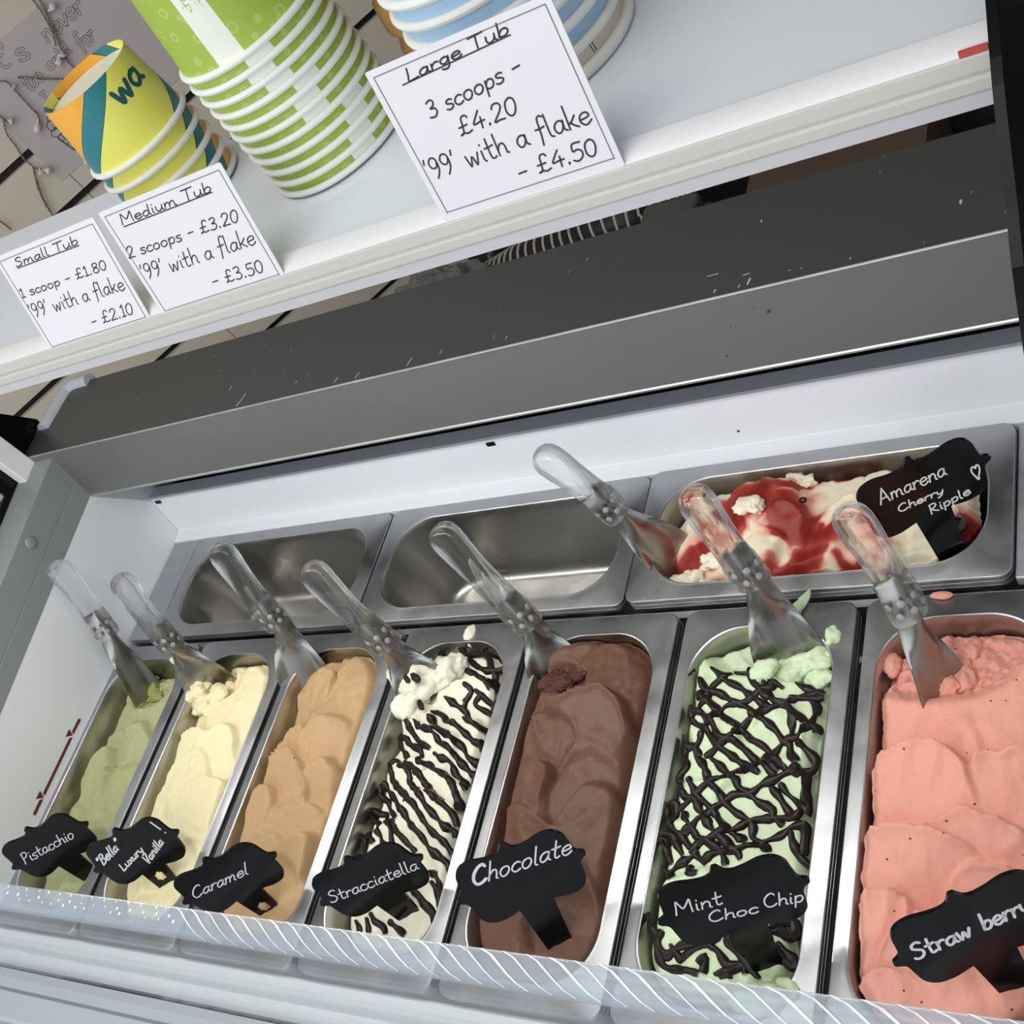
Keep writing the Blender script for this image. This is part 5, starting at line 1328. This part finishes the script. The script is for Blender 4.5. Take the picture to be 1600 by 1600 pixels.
# printed letters and marks on the large tubs
def print_mark(t, vf, ang, m):
    obj('print_mark', (on_cone(vf[0], br_, 0.046, 0.062, math.radians(ang)), vf[1]), m, t, False, rel=False)
print_mark(blues[2], write([('N', (0.0066, -0.0022), (0.0066, 0.0022), (0.0116, -0.0022))], 0.0007, 0, 1, 0, 0.0001), -66.7, M_ink)
print_mark(blues[1], write([('A', (0.0052, -0.0045), (0.0052, -0.001), (0.0088, -0.0045)), ('A', (0.0052, 0.001), (0.0052, 0.0045), (0.0088, 0.001))], 0.0008, 0, 1, 0, 0.0001), -89.6, mat('brown_print', S(150, 110, 84), 0.5))
print_mark(blues[0], ribbon([(0.0060, -0.002), (0.0064, 0.0), (0.0062, 0.002)], 0.0032, 0, 0.0001), -111.0, M_ink)
print_mark(tan_, merge(ribbon([(0.0062, -0.0009), (0.0112, -0.0009)], 0.0005, 0.0006, 0.0008), ribbon([(0.0062, 0.0009), (0.0112, 0.0009)], 0.0005, 0.0006, 0.0008)), -31.8, M_ink)

# wafer cones behind the blue tubs
M_wafer = mat('golden_wafer', S(196, 150, 92), 0.7, bump=(160, 0.5, 0.003), vary=(70, 0.14))
wx_, wy_ = 0.9450, 0.0580
for k in range(4):
    z = ZS + 0.0005 + 0.030 * k
    prof = [(0.0225, 0.0), (0.0265, 0.001), (0.0270, 0.004), (0.0262, 0.014), (0.0252, 0.020), (0.0240, 0.0205), (0.0236, 0.024), (0.0222, 0.0295), (0.0200, 0.0298)]
    o = obj('wafer_cone', lathe([(r_, z_) for r_, z_ in prof] + [(0.002, 0.0297)], 0, 0, 40), M_wafer, None, True)
    o.location = (wx_ + 0.001 * (k % 2), wy_, z)
    tag(o, '%s brown wafer cup cone in the stack beside the pale blue tubs' % ['lowest', 'second from bottom', 'third from bottom', 'topmost'][k], 'wafer cone', 'stacked wafer cones')

# ================================================================== POSTER, FAIRY LIGHTS
M_poster = mat('grey_poster_paper', S(196, 188, 186), 0.6)
ps = thing('poster', "grey paper poster reading It's never too cold for, with cone doodle", 'poster', wp(0.336, 0.318, 0.001))
ps0, pz0 = 0.3365, 0.3160
def local_wall(s, z, off):
    p = wp(s, z, off)
    return (p[0] - ps.location.x, p[1] - ps.location.y, p[2] - ps.location.z)
v = [local_wall(s, z, o_) for o_ in (0.0008, 0.0014) for s, z in ((ps0, pz0), (ps0 + 0.297, pz0 - 0.006), (ps0 + 0.297, pz0 + 0.2005), (ps0, pz0 + 0.2065))]
obj('sheet', (v, [(0, 1, 2, 3), (4, 5, 6, 7), (0, 1, 5, 4), (1, 2, 6, 5), (2, 3, 7, 6), (3, 0, 4, 7)]), M_poster, ps, False, rel=False)
def to_wall(vf, off=0.0014):
    return [local_wall(x, y, off + z) for x, y, z in vf[0]], vf[1]
outer = write(DATA['PTEXT'], 0.0046, 0.03, 5, 0, 0.0002)
inner = write(DATA['PTEXT'], 0.0030, 0.03, 5, 0.0002, 0.0004)
obj('lettering', to_wall(outer), M_ink, ps, False, rel=False)
obj('lettering_fill', to_wall(inner), M_poster, ps, False, rel=False)
dd = [ribbon(catmull(P, 5) if len(P) > 2 else P, 0.0011, 0, 0.0003) for P in DATA['PCONE']]
obj('cone_doodle', to_wall(merge(*dd)), M_ink, ps, False, rel=False)

fl_ = thing('fairy_lights', 'string of twisted wire fairy lights with small white bulbs on the slatwall', 'fairy lights', wp(0.33, 0.40, 0.012))
M_wire = mat('twisted_clear_wire', S(128, 112, 98), 0.4)
M_bulb = mat('frosted_white_bulb', S(214, 210, 206), 0.25)
wires = []
for i, P in enumerate(DATA['WIRES']):
    Q = catmull(P, 8)
    for ph in (0, PI):
        pts = []
        for j, (s_, z_) in enumerate(Q):
            pts.append(wp(s_ + 0.0012 * math.cos(j * 0.9 + ph), z_ + 0.0006 * math.sin(j * 0.7 + ph), 0.008 + 0.0012 * math.sin(j * 0.9 + ph)))
        wires.append(tube(pts, 0.0008, 6))
obj('wire', merge(*wires), M_wire, fl_, True)
for (a, b) in DATA['BULBS']:
    pa, pb = Vector(wp(a[0], a[1], 0.010)), Vector(wp(b[0], b[1], 0.013))
    d = (pb - pa)
    n_ = 8
    rad = [0.0012, 0.0018, 0.0026, 0.0040, 0.0054, 0.0060, 0.0052, 0.0028]
    pts = [pa + d * (k / (n_ - 1)) for k in range(n_)]
    obj('bulb', tube([tuple(p) for p in pts], rad, 12), M_bulb, fl_, True)

# ================================================================== CLUTTER BEHIND THE COUNTER
M_cab = mat('black_cabinet', S(44, 42, 42), 0.6)
cab = thing('storage_cabinet', 'dark storage cabinet standing behind the freezer counter', 'cabinet', (1.1, 1.0, -0.9))
obj('carcass', box(0.195, 2.4, 0.86, 1.05, -0.9, -0.02), M_cab, cab, False)
for i in range(3):
    d_ = obj('door', box(0.205 + 0.73 * i, 0.925 + 0.73 * i, 0.842, 0.858, -0.85, -0.05), M_cab, cab, False)
    obj('handle', tube([(0.26 + 0.73 * i, 0.83, -0.35), (0.26 + 0.73 * i, 0.83, -0.15)], 0.006, 8), M_trim, d_, True)
bench = thing('low_bench', 'low dark work bench behind the counter under the hose', 'bench', (1.1, 0.62, -0.9))
obj('worktop', box(0.255, 2.3, 0.42, 0.815, -0.20, -0.17), mat('dark_bench_top', S(60, 58, 56), 0.5), bench, False)
for x_ in (0.28, 2.26):
    for y_ in (0.45, 0.79):
        obj('leg', box(x_ - 0.02, x_ + 0.02, y_ - 0.02, y_ + 0.02, -0.9, -0.20), M_cab, bench, False)
# flexible hose with a pale spiral
hp = catmull([(0.300, 0.700, -0.130), (0.360, 0.700, -0.115), (0.420, 0.700, -0.100), (0.50, 0.700, -0.085), (0.58, 0.70, -0.070), (0.62, 0.715, -0.085), (0.64, 0.75, -0.12)], 10)
hose = thing('flexible_hose', 'black flexible hose ringed with a pale wire spiral behind the counter', 'hose', (0.48, 0.70, -0.17))
obj('tube', tube(hp, 0.040, 24), mat('black_hose', S(22, 22, 22), 0.45), hose, True)
sp_, acc = [], 0
for j in range(len(hp) * 26):
    t = j / 26
    i = min(int(t), len(hp) - 2)
    q = t - i
    p = Vector(hp[i]).lerp(Vector(hp[i + 1]), min(1, q))
    d = (Vector(hp[i + 1]) - Vector(hp[i])).normalized()
    a_ = d.cross(Vector((0, 0, 1))).normalized()
    b_ = d.cross(a_)
    ang = t * 2 * PI / 2.1
    sp_.append(tuple(p + a_ * (0.0405 * math.cos(ang)) + b_ * (0.0405 * math.sin(ang))))
obj('wire_spiral', tube(sp_, 0.0022, 6), mat('pale_spiral_wire', S(190, 186, 180), 0.4), hose, True)
# crumpled clear bag
bm = bmesh.new()
bmesh.ops.create_icosphere(bm, subdivisions=5, radius=1.0)
for v_ in bm.verts:
    p = v_.co.copy()
    n_ = mnoise.hetero_terrain(p * 2.4, 1.0, 2.1, 5, 0.3) * 0.22
    n_ += 0.12 * abs(mnoise.noise(p * 7))
    v_.co = Vector((p.x * 0.095 * (0.8 + n_), p.y * 0.06 * (0.8 + n_), max(-0.108, p.z * (0.055 if p.z > 0 else 0.125) * (0.8 + n_)))) + Vector((0.300, 0.62, -0.062))
me = bpy.data.meshes.new('plastic_bag')
bm.to_mesh(me)
bm.free()
bag = link('plastic_bag', me, mat('crumpled_grey_film', S(120, 120, 118), 0.2, spec=0.8, bump=(90, 0.9, 0.01)), None, True)
tag(bag, 'crumpled grey plastic bag beside the black hose', 'bag')
cb = obj('cardboard_box', box(0.79, 1.02, 0.64, 0.80, -0.17, -0.055), mat('brown_cardboard', S(92, 74, 60), 0.8), None, False)
tag(cb, 'brown cardboard box low behind the counter', 'box')
tr_ = obj('grey_tray', box(0.665, 0.745, 0.52, 0.645, -0.17, -0.012), mat('dark_grey_plastic', S(84, 84, 82), 0.5), None, False)
tag(bevel_obj(tr_, 0.006), 'dark grey plastic tray between the hose and the cardboard box', 'tray')
bt = obj('bottle', lathe([(0.0, 0.0), (0.020, 0.0), (0.021, 0.006), (0.021, 0.075), (0.012, 0.095), (0.009, 0.11), (0.009, 0.118), (0.0, 0.118)], 0.735, 0.66, 28), mat('black_bottle', S(20, 20, 20), 0.2), None, True)
bt.location = (0, 0, -0.17)
tag(bt, 'small black bottle beside the grey tray', 'bottle')
